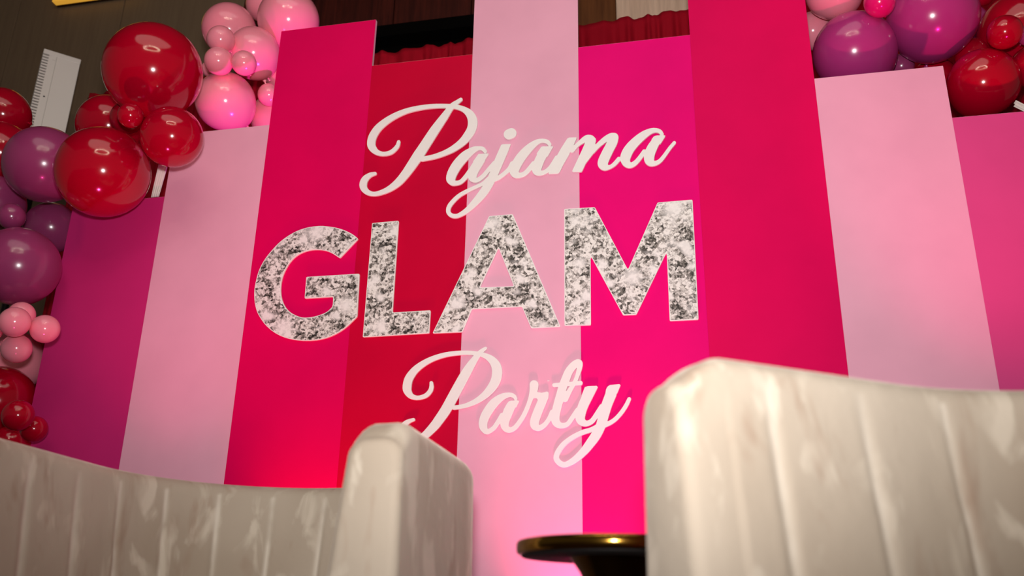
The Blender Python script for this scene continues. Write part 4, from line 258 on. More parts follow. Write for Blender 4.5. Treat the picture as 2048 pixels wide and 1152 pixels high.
A_FACE = [[[-0.7489,1.9846],[-0.8264,1.9843],[-0.8295,1.9836],[-0.8309,1.9822],[-1.0428,1.501],[-1.0429,1.5],[-1.042,1.4985],[-1.0379,1.4977],[-0.9345,1.4972],[-0.9305,1.4975],[-0.9293,1.4984],[-0.9276,1.5014],[-0.8958,1.5849],[-0.8941,1.5884],[-0.8921,1.5899],[-0.8901,1.5903],[-0.8544,1.5901],[-0.6892,1.5887],[-0.6872,1.5876],[-0.6852,1.5845],[-0.652,1.5036],[-0.6504,1.5007],[-0.6494,1.4998],[-0.6475,1.4991],[-0.6445,1.499],[-0.5486,1.4981],[-0.5447,1.4983],[-0.5432,1.499],[-0.5428,1.4999],[-0.5431,1.502],[-0.5446,1.5062],[-0.7338,1.98],[-0.7353,1.9829],[-0.7374,1.9843]],[[-0.7906,1.8459],[-0.7926,1.8439],[-0.7942,1.8406],[-0.8634,1.6822],[-0.8647,1.6781],[-0.8643,1.6759],[-0.8634,1.6748],[-0.86,1.6735],[-0.8007,1.6722],[-0.7256,1.6707],[-0.7236,1.6708],[-0.7216,1.6717],[-0.7205,1.6744],[-0.722,1.6798],[-0.7847,1.841],[-0.7864,1.8444],[-0.7875,1.8455],[-0.7885,1.846]]]
M_ = [[[-0.0222,1.9923],[-0.1434,1.9917],[-0.1473,1.9912],[-0.1493,1.9899],[-0.1524,1.9841],[-0.2676,1.7262],[-0.2706,1.72],[-0.2726,1.718],[-0.2736,1.7181],[-0.2745,1.7188],[-0.2782,1.7257],[-0.3941,1.9843],[-0.3973,1.9901],[-0.3998,1.9916],[-0.4048,1.9921],[-0.514,1.9943],[-0.5181,1.9942],[-0.5202,1.9933],[-0.5214,1.9904],[-0.5216,1.9849],[-0.5218,1.509],[-0.5214,1.5017],[-0.5204,1.4999],[-0.5195,1.4993],[-0.5146,1.4985],[-0.426,1.4963],[-0.4221,1.4966],[-0.4202,1.4983],[-0.4195,1.5046],[-0.4183,1.6774],[-0.4175,1.7677],[-0.4167,1.7749],[-0.4157,1.7759],[-0.4147,1.7754],[-0.4118,1.7709],[-0.4079,1.7633],[-0.2979,1.5323],[-0.2957,1.5301],[-0.2928,1.5295],[-0.2522,1.529],[-0.2475,1.5294],[-0.2456,1.5306],[-0.2433,1.5343],[-0.1314,1.7594],[-0.1272,1.7672],[-0.1252,1.77],[-0.1242,1.7706],[-0.1233,1.77],[-0.1227,1.767],[-0.1223,1.7576],[-0.1229,1.5058],[-0.1225,1.4996],[-0.1207,1.4977],[-0.1161,1.4971],[-0.0232,1.4968],[-0.0195,1.497],[-0.0177,1.498],[-0.0167,1.5001],[-0.0165,1.505],[-0.0134,1.985],[-0.0139,1.9894],[-0.0155,1.9916],[-0.0174,1.9921]]]
M_FACE = [[[-0.0291,1.9886],[-0.1425,1.988],[-0.1455,1.9877],[-0.1472,1.9866],[-0.1496,1.9821],[-0.2687,1.7155],[-0.2708,1.7119],[-0.2728,1.7111],[-0.2747,1.7117],[-0.2756,1.7126],[-0.2775,1.7161],[-0.3969,1.9823],[-0.3996,1.987],[-0.4019,1.9881],[-0.4059,1.9883],[-0.512,1.9905],[-0.5151,1.9904],[-0.5171,1.9896],[-0.5179,1.9879],[-0.5182,1.9824],[-0.5185,1.5099],[-0.518,1.5038],[-0.5166,1.5024],[-0.5117,1.5019],[-0.4278,1.4997],[-0.4249,1.4999],[-0.4235,1.5008],[-0.4229,1.5028],[-0.4228,1.5058],[-0.4214,1.7037],[-0.4208,1.7817],[-0.4205,1.7839],[-0.4192,1.7858],[-0.4175,1.7864],[-0.4155,1.7856],[-0.4126,1.7809],[-0.2955,1.5348],[-0.2937,1.5333],[-0.2908,1.5329],[-0.2493,1.5326],[-0.2473,1.534],[-0.2454,1.5374],[-0.1265,1.7767],[-0.1238,1.7803],[-0.1229,1.7807],[-0.121,1.7804],[-0.1195,1.7783],[-0.1191,1.774],[-0.1195,1.5027],[-0.1187,1.5013],[-0.1178,1.5008],[-0.115,1.5004],[-0.0258,1.5001],[-0.0212,1.5006],[-0.0199,1.5023],[-0.0196,1.5062],[-0.0167,1.9831],[-0.017,1.9864],[-0.0176,1.9875],[-0.0185,1.9882]]]
BALLOONS = [
('red', -2.3164, -0.2802, 2.6901, 0.2109, 'balloons of the left garland', 'largest glossy red balloon, high on the left garland against the brown wall'),
('red', -2.5024, -0.24, 2.2269, 0.1957, 'balloons of the left garland', 'large red balloon overlapping the front of the leftmost magenta panel'),
('red', -2.1514, -0.3, 2.3289, 0.1282, 'balloons of the left garland', 'medium red balloon just above the left pale pink panel, below the largest red one'),
('red', -2.277, -0.42, 2.3756, 0.0515, 'balloons of the left garland', 'small red balloon squeezed between the three big red ones'),
('red', -2.7594, 0.05, 2.6517, 0.1495, 'balloons of the left garland', 'medium red balloon half hidden behind the small red one, right of the white column unit'),
('red', -2.5182, -0.1349, 2.5598, 0.074, 'balloons of the left garland', 'small dark red balloon tucked directly behind the smallest front red one'),
('mauve', -2.9017, -0.14, 2.3548, 0.1738, 'balloons of the left garland', 'large mauve balloon below the white column unit'),
('red', -3.4609, 0.12, 2.8386, 0.1359, 'balloons of the left garland', 'red balloon cut by the left frame edge, left of the white column unit'),
('red', -3.3031, 0.0078, 2.5349, 0.1541, 'balloons of the left garland', 'red balloon at the left frame edge, left of the large mauve one'),
('mauve', -3.2676, 0.018, 2.2695, 0.1289, 'balloons of the left garland', 'mauve balloon cut by the left frame edge under the large mauve one'),
('mauve', -2.9925, -0.16, 2.0915, 0.0585, 'balloons of the left garland', 'small mauve balloon sitting on top of the lower big mauve one'),
('mauve', -3.0579, 0.16, 2.1859, 0.1233, 'balloons of the left garland', 'dark mauve balloon behind the edge of the leftmost magenta panel'),
('mauve', -2.8788, -0.18, 1.8351, 0.1702, 'balloons of the left garland', 'big mauve balloon at the lower left, above the cluster of little pink ones'),
('pink', -2.6579, -0.3758, 1.5061, 0.0592, 'balloons of the left garland', 'front little pink balloon in the middle of the lower left cluster'),
('pink', -2.5952, -0.28, 1.5047, 0.057, 'balloons of the left garland', 'little pink balloon in front of the magenta panel edge, rightmost of the lower left cluster'),
('pink', -2.7092, -0.28, 1.428, 0.0585, 'balloons of the left garland', 'little pink balloon at the bottom of the lower left cluster, above the dark red one'),
('pink', -2.7561, -0.24, 1.5866, 0.0544, 'balloons of the left garland', 'little pink balloon peeping out behind the top of the lower left cluster'),
('pink', -2.8656, -0.28, 1.5185, 0.0572, 'balloons of the left garland', 'little pink balloon at the frame edge, leftmost of the lower left cluster'),
('pink', -3.1029, 0.1424, 1.5129, 0.141, 'balloons of the left garland', 'larger shaded pink balloon behind the lower left cluster'),
('red', -2.9928, 0.0, 1.2864, 0.1526, 'balloons of the left garland', 'big dark red balloon at the lower left frame edge'),
('red', -2.6809, -0.2285, 1.1648, 0.0612, 'balloons of the left garland', 'small red balloon in front of the big dark red one at lower left'),
('red', -2.6865, -0.12, 1.1334, 0.0534, 'balloons of the left garland', 'small red balloon touching the magenta panel just above the left chair'),
('red', -2.8666, -0.02, 1.0913, 0.082, 'balloons of the left garland', 'dark red balloon mostly hidden behind the top of the left chair'),
('pink', -2.3515, 0.3, 3.3355, 0.139, 'pink balloons behind the backdrop', 'big pale pink balloon at the upper left of the pink cluster'),
('pink', -1.9887, 0.2525, 3.3093, 0.156, 'pink balloons behind the backdrop', 'largest pink balloon, rising behind the top of the tall raspberry panel'),
('pink', -2.2428, 0.42, 3.5672, 0.0943, 'pink balloons behind the backdrop', 'pink balloon peeping out at the top frame edge between two bigger pink ones'),
('pink', -2.1116, 0.1713, 3.0691, 0.1299, 'pink balloons behind the backdrop', 'pink egg-shaped balloon in the middle of the pink cluster'),
('pink', -2.1896, -0.0023, 3.0364, 0.0658, 'pink balloons behind the backdrop', 'topmost of the three little pink balloons at the front of the cluster'),
('pink', -2.1738, -0.0183, 2.9016, 0.0661, 'pink balloons behind the backdrop', 'left lower of the three little pink balloons at the front of the cluster'),
('pink', -2.0542, 0.0071, 2.8924, 0.0583, 'pink balloons behind the backdrop', 'right lower of the three little pink balloons at the front of the cluster'),
('pink', -2.2131, 0.15, 2.7881, 0.1438, 'pink balloons behind the backdrop', 'big round pink balloon resting behind the top of the left pale pink panel'),
('pink', -2.0739, 0.3823, 2.8186, 0.1191, 'pink balloons behind the backdrop', 'pink balloon wedged between the left pale pink panel and the tall raspberry panel'),
('pink', -2.0564, 0.3607, 3.0404, 0.0726, 'pink balloons behind the backdrop', 'pink balloon mostly hidden by the left edge of the tall raspberry panel'),
('pink', -2.0251, 0.22, 2.8468, 0.0551, 'pink balloons behind the backdrop', 'little pink balloon with a gathered neck deep in the pink cluster'),
('pink', -2.4055, 0.26, 3.0714, 0.0395, 'pink balloons behind the backdrop', 'sliver of a little pink balloon between the largest red balloon and the pink cluster'),
('pink', 0.6336, 0.14, 3.0064, 0.1208, 'balloons of the right garland', 'pink balloon cut by the top frame edge beside the right raspberry panel'),
('magenta', 0.7808, 0.02, 2.8351, 0.0618, 'balloons of the right garland', 'small bright magenta balloon at the top frame edge of the right garland'),
('pink', 0.5626, 0.36, 2.9691, 0.0869, 'balloons of the right garland', 'shaded pink balloon behind the right edge of the right raspberry panel'),
('purple', 0.6949, 0.2, 2.7285, 0.1703, 'balloons of the right garland', 'purple balloon sitting behind the left part of the right pale pink panel top'),
('purple', 1.0195, 0.19, 2.854, 0.1836, 'balloons of the right garland', 'largest purple balloon of the right garland, above the right pale pink panel'),
('purple', 1.2261, 0.5005, 2.9904, 0.1163, 'balloons of the right garland', 'mauve balloon mostly hidden behind the largest purple one'),
('red', 1.4049, 0.3407, 2.8292, 0.1771, 'balloons of the right garland', 'big red balloon cut by the upper right frame edge'),
('red', 1.2315, 0.05, 2.6483, 0.0657, 'balloons of the right garland', 'small glossy red balloon in front of the big red one at upper right'),
('red', 1.1662, 0.19, 2.5114, 0.1381, 'balloons of the right garland', 'large red balloon resting behind the top of the rightmost magenta panel'),
('red', 1.184, 0.3177, 2.736, 0.0676, 'balloons of the right garland', 'small red balloon between the largest purple and the large red one'),
('red', 1.0542, 0.4431, 2.6959, 0.1038, 'balloons of the right garland', 'dark red balloon deep behind the right pale pink panel'),
('mauve', 0.9209, 0.4, 2.7641, 0.0544, 'balloons of the right garland', 'little mauve balloon in the dark gap between the two purple ones'),
('mauve', 1.3289, 0.0876, 2.6479, 0.0401, 'balloons of the right garland', 'small dark mauve balloon at the right frame edge'),
('red', 1.3517, 0.18, 2.5623, 0.0816, 'balloons of the right garland', 'red balloon at the right frame edge beside the large red one'),
('red', 1.3952, 0.3, 2.4616, 0.068, 'balloons of the right garland', 'dark red balloon at the right frame edge above the rightmost magenta panel'),
('red', 1.3124, 0.4303, 3.1048, 0.0457, 'balloons of the right garland', 'small dark red balloon at the top frame edge right of the largest purple one')]

def cutout(name, loops, m, y_front, y_back, bevel=0.0009, parent=None, loc=None):
    """flat letters cut from sheet: outline loops (x, z) extruded between two depths"""
    cu = bpy.data.curves.new(name, 'CURVE'); cu.dimensions = '2D'; cu.fill_mode = 'BOTH'
    ox, oz = loc if loc else (0, 0)
    for lp in loops:
        sp = cu.splines.new('POLY'); sp.points.add(len(lp) - 1); sp.use_cyclic_u = True
        for p, (x, z) in zip(sp.points, lp): p.co = (x - ox, z - oz, 0, 1)
    h = (y_back - y_front) / 2
    cu.extrude = h - bevel; cu.bevel_depth = bevel; cu.bevel_resolution = 1; cu.offset = -bevel
    t = bpy.data.objects.new('t', cu); COL.objects.link(t)
    dg = bpy.context.evaluated_depsgraph_get(); dg.update()
    me = bpy.data.meshes.new_from_object(t.evaluated_get(dg)); me.name = name
    bpy.data.objects.remove(t); bpy.data.curves.remove(cu)
    me.materials.clear(); me.materials.append(m)
    for p in me.polygons: p.use_smooth = False
    o = obj(name, me, None, parent, (ox, (y_front + y_back) / 2, oz) if not parent else (0, (y_front + y_back) / 2, 0), (PI / 2, 0, 0))
    return o

# ------------------------------------------------------------------ the setting
tag(box_obj('floor', M['carpet'], (-7, 4, -6.5, 2.0, -0.05, 0.0)), kind='structure')
tag(box_obj('ceiling', M['ceil'], (-7, 4, -6.5, 2.0, 5.6, 5.7)), kind='structure')
wall = tag(box_obj('wall_back', M['black'], (-7, 4, 1.62, 1.8, 0, 5.6)), kind='structure')
xs = [-6.95, -6.2, -5.03, -4.1, -3.1]
for a, b in zip(xs[:-1], xs[1:]):
    box_obj('wall_panel', M['wall_olive'], (a + 0.004, b - 0.004, 1.59, 1.62, 0, 5.6), wall, 0.003)
for a, b in ((-3.1, -2.55), (-2.55, -1.95), (-1.95, -1.4), (-1.4, -0.95)):
    tag(box_obj('wall_panel', M['wood_dark'], (a + 0.003, b - 0.003, 1.58, 1.62, 4.19, 5.6), wall, 0.003), 'dark red-brown wood wall panel')
tag(box_obj('wall_panel', M['wood_brown'], (-0.947, -0.435, 1.59, 1.62, 0, 5.6), wall, 0.003), 'brown wood wall panel')
for a, b in ((-0.433, 0.42), (0.42, 1.3)):
    tag(box_obj('wall_panel', M['wood_tan'], (a + 0.002, b - 0.002, 1.575, 1.62, 0, 5.6), wall, 0.003), 'tan grained wall panel')
for a, b in ((1.3, 2.2), (2.2, 3.1), (3.1, 3.95)):
    box_obj('wall_panel', M['wood_brown'], (a + 0.003, b - 0.003, 1.59, 1.62, 0, 5.6), wall, 0.003)
tag(box_obj('trim_1', M['black'], (-3.1, -0.95, 1.5, 1.62, 4.10, 4.19)), kind='structure')

# amber lit glass panel high on the left wall
t = empty('wall_light', (-4.33, 1.58, 4.775))
box_obj('light_glass', M['amber'], (-0.34, 0.34, -0.07, -0.02, 0.01, 0.33), t, 0.004)
box_obj('back_plate', M['bronze'], (-0.34, 0.34, -0.02, 0.0, 0.01, 0.33), t)
tag(t, 'amber glowing rectangular wall light at the top frame edge, on the brown wall', 'wall light')

# ------------------------------------------------------------------ backdrop boards
BOARDS = [
    (-2.8222, -2.3523, 2.213, 'magenta', 'leftmost magenta backdrop board, behind the balloons of the left garland'),
    (-2.3523, -1.8768, 2.534, 'palepink', 'pale pink backdrop board left of the tall raspberry one with the letter G'),
    (-1.8768, -1.4036, 3.043, 'raspberry', 'tall raspberry pink backdrop board carrying most of the letter G'),
    (-1.4036, -0.9322, 2.791, 'crimson', 'crimson backdrop board carrying the letter L'),
    (-0.9322, -0.4601, 3.72, 'palepink', 'tallest pale pink backdrop board in the middle, carrying the letter A'),
    (-0.4601, 0.0148, 2.765, 'hotpink', 'hot pink backdrop board carrying most of the letter M'),
    (0.0148, 0.4908, 3.43, 'raspberry', 'tall plain raspberry backdrop board right of the hot pink one'),
    (0.4908, 0.9712, 2.491, 'palepink', 'pale pink backdrop board under the right balloon garland'),
    (0.9712, 1.4462, 2.258, 'orchid', 'rightmost magenta backdrop board at the right frame edge'),
]
for x0, x1, top, col, label in BOARDS:
    cx = (x0 + x1) / 2; hw = (x1 - x0) / 2 - 0.0001
    t = empty('backdrop_board', (cx, 0, 0))
    box_obj('board_core', M['core'], (-hw, hw, 0.0008, 0.018, 0, top), t)
    box_obj('printed_face', M[col], (-hw, hw, 0, 0.0008, 0.001, top - 0.0008), t)
    b2 = bmesh.new(); box(b2, -0.02, 0.02, 0.018, 0.038, 0.0, top * 0.8); obj('rear_batten', bm_mesh('rear_batten', b2), M['leg'], t)
    tag(t, label, 'backdrop', 'coloured boards of the striped backdrop')

# ------------------------------------------------------------------ lettering
FLARES = []
def centre(lp):
    x = [p[0] for p in lp]; z = [p[1] for p in lp]; return ((min(x) + max(x)) / 2, min(z))
pj = empty('script_word', (centre(PAJAMA[0])[0], -0.0050, centre(PAJAMA[0])[1]))
cc = centre(PAJAMA[0])
o = cutout('lettering', PAJAMA, M['white'], -0.0043, 0.0043, parent=pj, loc=cc)
o2 = cutout('letter_dot', DOT, M['white'], -0.0043, 0.0043, parent=pj, loc=cc)
tag(pj, 'white cut-out script word Pajama above the crystal letters', 'sign')
cp = centre(PARTY[0])
pt = empty('script_word', (cp[0], -0.0050, cp[1]))
cutout('lettering', PARTY, M['white'], -0.0043, 0.0043, parent=pt, loc=cp)
tag(pt, 'white cut-out script word Party below the crystal letters', 'sign')

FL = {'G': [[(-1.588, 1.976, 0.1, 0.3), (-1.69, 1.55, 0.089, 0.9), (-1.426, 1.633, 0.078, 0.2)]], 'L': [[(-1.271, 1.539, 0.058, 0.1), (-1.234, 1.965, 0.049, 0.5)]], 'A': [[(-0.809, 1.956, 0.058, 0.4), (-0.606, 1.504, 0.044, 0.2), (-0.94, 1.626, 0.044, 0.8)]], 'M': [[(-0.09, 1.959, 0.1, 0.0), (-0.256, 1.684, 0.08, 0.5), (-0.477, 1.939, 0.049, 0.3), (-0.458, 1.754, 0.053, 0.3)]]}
for ch, loops, face, desc in (
        ('G', G, G_FACE, 'big letter G with silver crystal print and white rim, first of the word'),
        ('L', L, L_FACE, 'big letter L with silver crystal print and white rim, on the crimson board'),
        ('A', A, A_FACE, 'big letter A with silver crystal print and white rim, on the tallest pale board'),
        ('M', M_, M_FACE, 'big letter M with silver crystal print and white rim, last of the word')):
    c = centre(loops[0]); t = empty('crystal_letter', (c[0], -0.0050, c[1]))
    cutout('letter_body', loops, M['white'], -0.0043, 0.0043, parent=t, loc=c)
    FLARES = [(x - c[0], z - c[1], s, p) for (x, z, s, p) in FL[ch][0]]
    cutout('crystal_face', face, rhinestone(), -0.0050, -0.0044, bevel=0.0, parent=t, loc=c)
    tag(t, desc, 'letter', 'crystal print letters')

box_obj('tape_scrap', M['white'], (-0.004, 0.004, -0.0012, 0, -0.0012, 0.0012), loc=(-0.585, -0.0005, 1.286))
tag(bpy.data.objects['tape_scrap'], 'tiny white scrap of tape on the middle pale pink board, left of the letter t', 'tape')

# ------------------------------------------------------------------ red pipe and drape curtain behind the boards
def curtain():
    t = empty('drape_curtain', (-1.2, 0.8, 0))
    x0, x1 = -2.33, 3.6; n = 1000; rng = random.Random(4)
    ph = [rng.uniform(0, 6.28) for _ in range(6)]
    bm = bmesh.new(); zs = [0.02, 1.5, 2.6, 3.15, 3.3, 3.36, 3.385, 3.40, 3.41, 3.43]
    cols = []
    for i in range(n + 1):
        x = x0 + (x1 - x0) * i / n
        a = 42 * x + 2.2 * math.sin(5.1 * x + ph[0]) + 1.4 * math.sin(11.3 * x + ph[1])
        fold = math.sin(a) * 0.6 + 0.3 * math.sin(2.3 * a + ph[2])
        lift = 0.006 * math.sin(23 * x + ph[3]) + 0.004 * math.sin(51 * x + ph[4]) + 0.028 * (x + 0.5)
        row = []
        for k, z in enumerate(zs):
            amp = 0.030 if z < 3.3 else (0.022 if z < 3.39 else 0.012)
            pinch = 1.0 if k not in (6,) else 0.5
            row.append(bm.verts.new((x + 0.004 * math.sin(a * 0.7 + z * 3), fold * amp * pinch - 0.02, z + (lift if z > 3 else 0) + (0.009 * abs(math.sin(a * 0.5)) if k == len(zs) - 1 else 0))))
        cols.append(row)
    for a, b in zip(cols[:-1], cols[1:]):
        for k in range(len(zs) - 1): bm.faces.new((a[k], b[k], b[k + 1], a[k + 1]))
    me = bm_mesh('drape', bm, True)
    o = obj('drape', me, M['curtain'], t)
    s = o.modifiers.new('thickness', 'SOLIDIFY'); s.thickness = 0.004
    bm = bmesh.new(); box(bm, x0 - 0.05, x1 + 0.05, 0.022, 0.05, 3.36, 3.388); obj('cross_bar', bm_mesh('cross_bar', bm), M['bronze'], t)
    for x in (x0 - 0.02, x1 + 0.02):
        bm = bmesh.new(); box(bm, x - 0.02, x + 0.02, 0.05, 0.09, 0, 3.39); obj('upright', bm_mesh('upright', bm), M['bronze'], t)
    tag(t, 'deep red gathered drape curtain hanging behind the backdrop boards', 'curtain')
curtain()

# ------------------------------------------------------------------ white column unit with slotted corner
def column_unit():
    t = empty('column_speaker', (-4.036, 1.042, 0), math.radians(45))
    z0, z1 = 2.95, 3.855; w = 0.22; d = 0.18
    # slotted corner at -x / -y, front face towards -y
    box_obj('housing', M['plastic'], (-w / 2 + 0.036, w / 2, -d / 2, d / 2, z0, z1), t, 0.004)
    box_obj('slot_core', M['dark'], (-w / 2 + 0.008, -w / 2 + 0.04, -d / 2 + 0.012, d / 2 - 0.01, z0 + 0.01, z1 - 0.01), t)
    box_obj('top_cap', M['plastic'], (-w / 2 - 0.001, w / 2 + 0.001, -d / 2 - 0.003, d / 2, z1 - 0.03, z1 + 0.004), t, 0.004)
    n = 42; pitch = 0.0205; me = None
    for k in range(n):
        z = z1 - 0.034 - pitch * (k + 0.5)
        if me is None:
            bm = bmesh.new(); box(bm, -w / 2, -w / 2 + 0.04, -d / 2, d / 2, -pitch * 0.30, pitch * 0.30, 0.002, 1); me = bm_mesh('louvre_fin', bm)
        obj('louvre_fin', me, M['plastic'], t, (0, 0, z))
    box_obj('front_seam', M['seam'], (-0.030, -0.028, -d / 2 - 0.0004, -d / 2 + 0.002, z0 + 0.02, z1 - 0.03), t)
    box_obj('badge', M['dark'], (-0.056, -0.046, -d / 2 - 0.002, -d / 2, 3.518, 3.526), t)
    bm = bmesh.new(); bmesh.ops.create_cone(bm, cap_ends=True, segments=12, radius1=0.010, radius2=0.008, depth=0.005, matrix=Matrix.Translation((-0.042, -d / 2 - 0.002, z1 - 0.055)) @ Matrix.Rotation(PI / 2, 4, 'X'))
    obj('screw_cap', bm_mesh('screw_cap', bm), M['plastic'], t)
    obj('stand_pole', lathe('stand_pole', [(0.0, 0.02), (0.02, 0.02), (0.02, z0), (0, z0)], 16), M['leg'], t)
    obj('stand_base', lathe('stand_base', [(0, 0), (0.25, 0), (0.25, 0.015), (0.03, 0.03), (0, 0.03)], 32), M['leg'], t)
    tag(t, 'white upright box with louvre slots down its left edge, behind the left balloons', 'speaker')
column_unit()

# ------------------------------------------------------------------ balloons
def balloon_mesh():
    prof = []
    n = 20
    for k in range(n + 1):
        a = -PI / 2 + PI * k / n
        r, z = math.cos(a), math.sin(a)
        if z < 0: z *= 1.0 + 0.07 * (-z) ** 3
        prof.append((max(r, 0.0), z))
    prof[0] = (0, prof[0][1]); prof[-1] = (0, prof[-1][1])
    return lathe('balloon', prof, 40)
def knot_mesh():
    return lathe('knot', [(0, 0.05), (0.05, 0.0), (0.028, -0.05), (0.03, -0.07), (0.075, -0.13), (0.06, -0.135), (0, -0.09)], 12)
KN = knot_mesh()
protos = {}
CENT = {'balloons of the left garland': (-2.7, 0.35), 'pink balloons behind the backdrop': (-2.0, 0.5), 'balloons of the right garland': (1.0, 0.5)}
for kind, x, y, z, r, group, label in BALLOONS:
    if kind not in protos:
        protos[kind] = balloon_mesh(); protos[kind].materials.append(M['b_' + kind])
    b = obj('balloon', protos[kind], None, None, (x, y, z)); b.scale = (r, r, r)
    # the knotted neck points into the garland
    gx, gy = CENT[group]; d = Vector((gx - x, gy - y, (-0.25)))
    neck = 'gathered neck' in label
    if y < -0.1: d = Vector((-1, 0.45, 0.25))
    if neck: d = Vector((-0.30, -0.22, 0.95))
    b.rotation_euler = d.to_track_quat('-Z', 'Y').to_euler()
    k = link(bpy.data.objects.new('knot', KN)); k.parent = b; k.location = (0, 0, -1.06)
    if not KN.materials: KN.materials.append(M['b_pink'])
    k.material_slots[0].link = 'OBJECT'; k.material_slots[0].material = M['b_' + kind]
    if neck: k.scale = (2.6, 2.6, 3.0)
    tag(b, label, 'balloon', group)

# ------------------------------------------------------------------ white strips between balloons
def strip(name, loc, w, h, lean, folds, label, rot=0.0):
    bm = bmesh.new(); n = 28; m_ = 8; g = []
    for i in range(n + 1):
        row = []
        for j in range(m_ + 1):
            u, v = i / n, j / m_
            y = 0.006 * math.sin(u * folds * 2 * PI) * (0.25 + 0.75 * v)
            row.append(bm.verts.new(((u - 0.5) * w * (0.85 + 0.25 * v) + lean * v, y, (v - 0.5) * h)))
        g.append(row)
    for i in range(n):
        for j in range(m_): bm.faces.new((g[i][j], g[i + 1][j], g[i + 1][j + 1], g[i][j + 1]))
    me = bm_mesh(name, bm, True); o = obj(name, me, M['ribbon'], None, loc, (0, rot, 0))
    s = o.modifiers.new('thickness', 'SOLIDIFY'); s.thickness = 0.002
    return tag(o, label, 'ribbon')
strip('fabric_strip', (-2.427, 0.035, 2.335), 0.048, 0.20, 0.018, 4, 'white gathered fabric strip hanging between two red balloons above the leftmost board')
strip('fabric_strip', (1.262, 0.06, 2.302), 0.011, 0.11, 0.0, 1, 'upper white strip sticking out at the right frame edge under the red balloons', math.radians(-52))
strip('fabric_strip', (1.25, 0.05, 2.284), 0.010, 0.10, 0.0, 1, 'lower white strip at the right frame edge, just above the rightmost board', math.radians(-50))

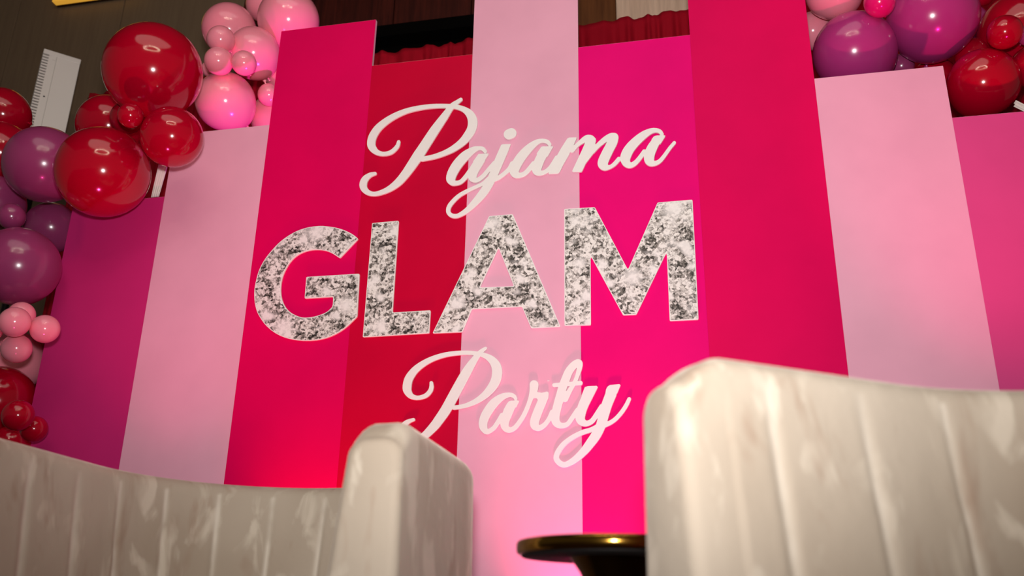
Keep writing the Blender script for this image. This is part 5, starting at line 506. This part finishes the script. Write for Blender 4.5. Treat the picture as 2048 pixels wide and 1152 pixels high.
# ------------------------------------------------------------------ tub chairs
RC, TH, HT = 0.500, 0.116, 0.80
SPL = 0.0
def chair(loc, rz, label, ARM):
    t = empty('tub_chair', loc, rz)
    ARC = PI - 2 * SPL; LEN = 2 * ARM + ARC * RC
    def frame(s):                                            # centre line: right arm, round back, left arm
        a = SPL + min(max((s - ARM) / RC, 0), ARC)
        n = Vector((math.cos(a), math.sin(a), 0)); tg = Vector((-math.sin(a), math.cos(a), 0))
        off = s - ARM if s < ARM else (s - (LEN - ARM) if s > LEN - ARM else 0.0)
        return n * RC + tg * off, n, tg
    def profile(h, inset, s):
        pts = []; sm = []; z0 = 0.14 + inset; T = TH / 2 - inset; rc = min(0.04, T * 0.8)
        h = h - inset
        for k in range(9): pts.append((T + 0.004 * math.sin(PI * k / 8), z0 + (h - rc - z0) * k / 8))
        for k in range(1, 7): a = PI / 2 * k / 6; pts.append((T - rc + rc * math.cos(a), h - rc + rc * math.sin(a)))
        for k in range(1, 7): a = PI / 2 * k / 6; pts.append((-T + rc - rc * math.sin(a), h - rc + rc * math.cos(a)))
        d = (s - LEN / 2) / 0.178; d = abs(d - round(d)) * 0.178
        inside = 0 if (s < 0.06 or s > LEN - 0.06) else 1
        for k in range(1, 10):
            z = h - rc - (h - rc - z0) * k / 9
            groove = 0.006 * math.exp(-(d / 0.011) ** 2) * inside * min(1, k / 1.5) - 0.004 * inside * min(1, k / 3)
            pts.append((-T - 0.10 * (h - rc - z) + groove, z))
        return pts
    bm = bmesh.new(); rings = []; seam_at = bm.verts.layers.float.new('seam')
    def ring(s, ext, inset):
        c, n, tg = frame(min(max(s, 0), LEN)); e = min(s, LEN - s)
        h = HT - 0.045 * max(0.0, 1 - e / 0.08) ** 2
        sgn = -1 if s < LEN / 2 else 1
        d = (s - LEN / 2) / 0.178; d = abs(d - round(d)) * 0.178
        on = 0 if (s < 0.06 or s > LEN - 0.06) else math.exp(-(d / 0.008) ** 2)
        out = []
        for k, (o, z) in enumerate(profile(h, inset, s)):
            v = bm.verts.new(c + n * o + tg * (ext * sgn) + Vector((0, 0, z))); v[seam_at] = on * (1.0 if k > 19 else 0.0); out.append(v)
        return out
    rr = 0.02
    for k in (0, 1, 2, 3): a = PI / 2 * k / 4; rings.append(ring(0, rr * math.cos(a), rr * (1 - math.sin(a))))
    N_ = 420
    for k in range(N_ + 1):
        rings.append(ring(LEN * k / N_, 0, 0))
    for k in (3, 2, 1, 0): a = PI / 2 * k / 4; rings.append(ring(LEN, rr * math.cos(a), rr * (1 - math.sin(a))))
    m_ = len(rings[0])
    for a, b in zip(rings[:-1], rings[1:]):
        for i in range(m_): bm.faces.new((a[i], b[i], b[(i + 1) % m_], a[(i + 1) % m_]))
    for rg in (rings[0], rings[-1]):
        for i in range(m_ // 2 - 1):
            j = m_ - 1 - i
            if j - 1 > i + 1: bm.faces.new((rg[i], rg[i + 1], rg[j - 1], rg[j]))
            elif j - 1 == i + 1: bm.faces.new((rg[i], rg[i + 1], rg[j]))
    obj('upholstered_shell', bm_mesh('upholstered_shell', bm, True), M['velvet'], t)
    # seat platform and cushion inside the shell
    def slab(name, r, y0, z0, z1, bevel, mm):
        bm = bmesh.new(); pts = [(r, y0)] + [(r * math.cos(PI * k / 24), r * math.sin(PI * k / 24)) for k in range(25)] + [(-r, y0)]
        lo = [bm.verts.new((x, y, z0)) for x, y in pts]; hi = [bm.verts.new((x, y, z1)) for x, y in pts]
        bm.faces.new(lo); top = bm.faces.new(hi)
        for i in range(len(pts)): bm.faces.new((lo[i], lo[(i + 1) % len(pts)], hi[(i + 1) % len(pts)], hi[i]))
        bmesh.ops.bevel(bm, geom=list(top.edges), offset=bevel, segments=3, affect='EDGES')
        return obj(name, bm_mesh(name, bm), mm, t)
    slab('seat_base', 0.33, -ARM + 0.02, 0.14, 0.27, 0.008, M['velvet'])
    slab('seat_cushion', 0.345, -ARM + 0.0, 0.272, 0.385, 0.03, M['velvet'])
    for sx, sy in ((0.42, -0.33), (-0.42, -0.33), (0.30, 0.30), (-0.30, 0.30)):
        obj('leg', lathe('leg', [(0, 0), (0.016, 0), (0.024, 0.14), (0, 0.14)], 16), M['leg'], t, (sx, sy, 0))
    tag(t, label, 'chair', 'velvet tub chairs in front of the backdrop')
    return t
chair((-1.147, -1.125, 0), 0.0, 'darker taupe velvet tub chair at lower left with channelled inner back', 0.47)
chair((0.572, -2.104, 0), math.radians(-55.5), 'pale taupe velvet tub chair at lower right, nearest the camera', 0.42)

# ------------------------------------------------------------------ brass pedestal side table
t = empty('pedestal_table', (-0.19, -1.5, 0))
zt = 0.561
obj('tabletop', lathe('tabletop', [(0, zt - 0.026), (0.178, zt - 0.026), (0.184, zt - 0.0245), (0.1865, zt - 0.021), (0.187, zt - 0.013), (0.1865, zt - 0.005), (0.184, zt - 0.0015), (0.178, zt), (0, zt)], 96), M['brass'], t)
prof = []
for k in range(21):
    u = k / 20; z = 0.03 + (zt - 0.028 - 0.03) * u
    r = 0.026 + 0.060 * u ** 7 + 0.10 * (1 - u) ** 6
    prof.append((r, z))
obj('stem', lathe('stem', prof, 64), M['bronze_dark'], t)
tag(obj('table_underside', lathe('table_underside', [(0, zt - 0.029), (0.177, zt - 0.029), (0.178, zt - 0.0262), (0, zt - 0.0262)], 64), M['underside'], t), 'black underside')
obj('base', lathe('base', [(0, 0), (0.16, 0), (0.162, 0.008), (0.126, 0.03), (0, 0.03)], 64), M['brass'], t)
tag(t, 'round polished brass pedestal side table between the two tub chairs', 'table')

# ------------------------------------------------------------------ ring chandelier of the hall (behind the photographer, seen in the balloons)
t = empty('ring_chandelier', (-0.2, -4.6, 4.3))
bm = bmesh.new(); n = 48; R_, r_ = 1.3, 0.025; g = []
for i in range(n):
    a = 2 * PI * i / n
    g.append([bm.verts.new(((R_ + r_ * math.cos(2 * PI * j / 6)) * math.cos(a), (R_ + r_ * math.cos(2 * PI * j / 6)) * math.sin(a), r_ * math.sin(2 * PI * j / 6))) for j in range(6)])
for i in range(n):
    for j in range(6): bm.faces.new((g[i][j], g[(i + 1) % n][j], g[(i + 1) % n][(j + 1) % 6], g[i][(j + 1) % 6]))
obj('ring', bm_mesh('ring', bm, True), M['bronze'], t)
obj('rod', lathe('rod', [(0, 0.0), (0.012, 0.0), (0.012, 1.0), (0, 1.0)], 8), M['bronze'], t)
for a in (0, PI / 2):
    bm = bmesh.new(); box(bm, -R_, R_, -0.01, 0.01, -0.01, 0.01); obj('spoke', bm_mesh('spoke', bm), M['bronze'], t, rot=(0, 0, a))
bulb = lathe('bulb', [(0, 0), (0.03, 0.02), (0.04, 0.055), (0.025, 0.09), (0, 0.1)], 10); bulb.materials.append(M['bulb'])
for i in range(28):
    a = 2 * PI * i / 28; obj('bulb', bulb, None, t, (R_ * math.cos(a), R_ * math.sin(a), 0.02))
tag(t, 'bronze ring chandelier with small warm bulbs, behind the photographer', 'chandelier')
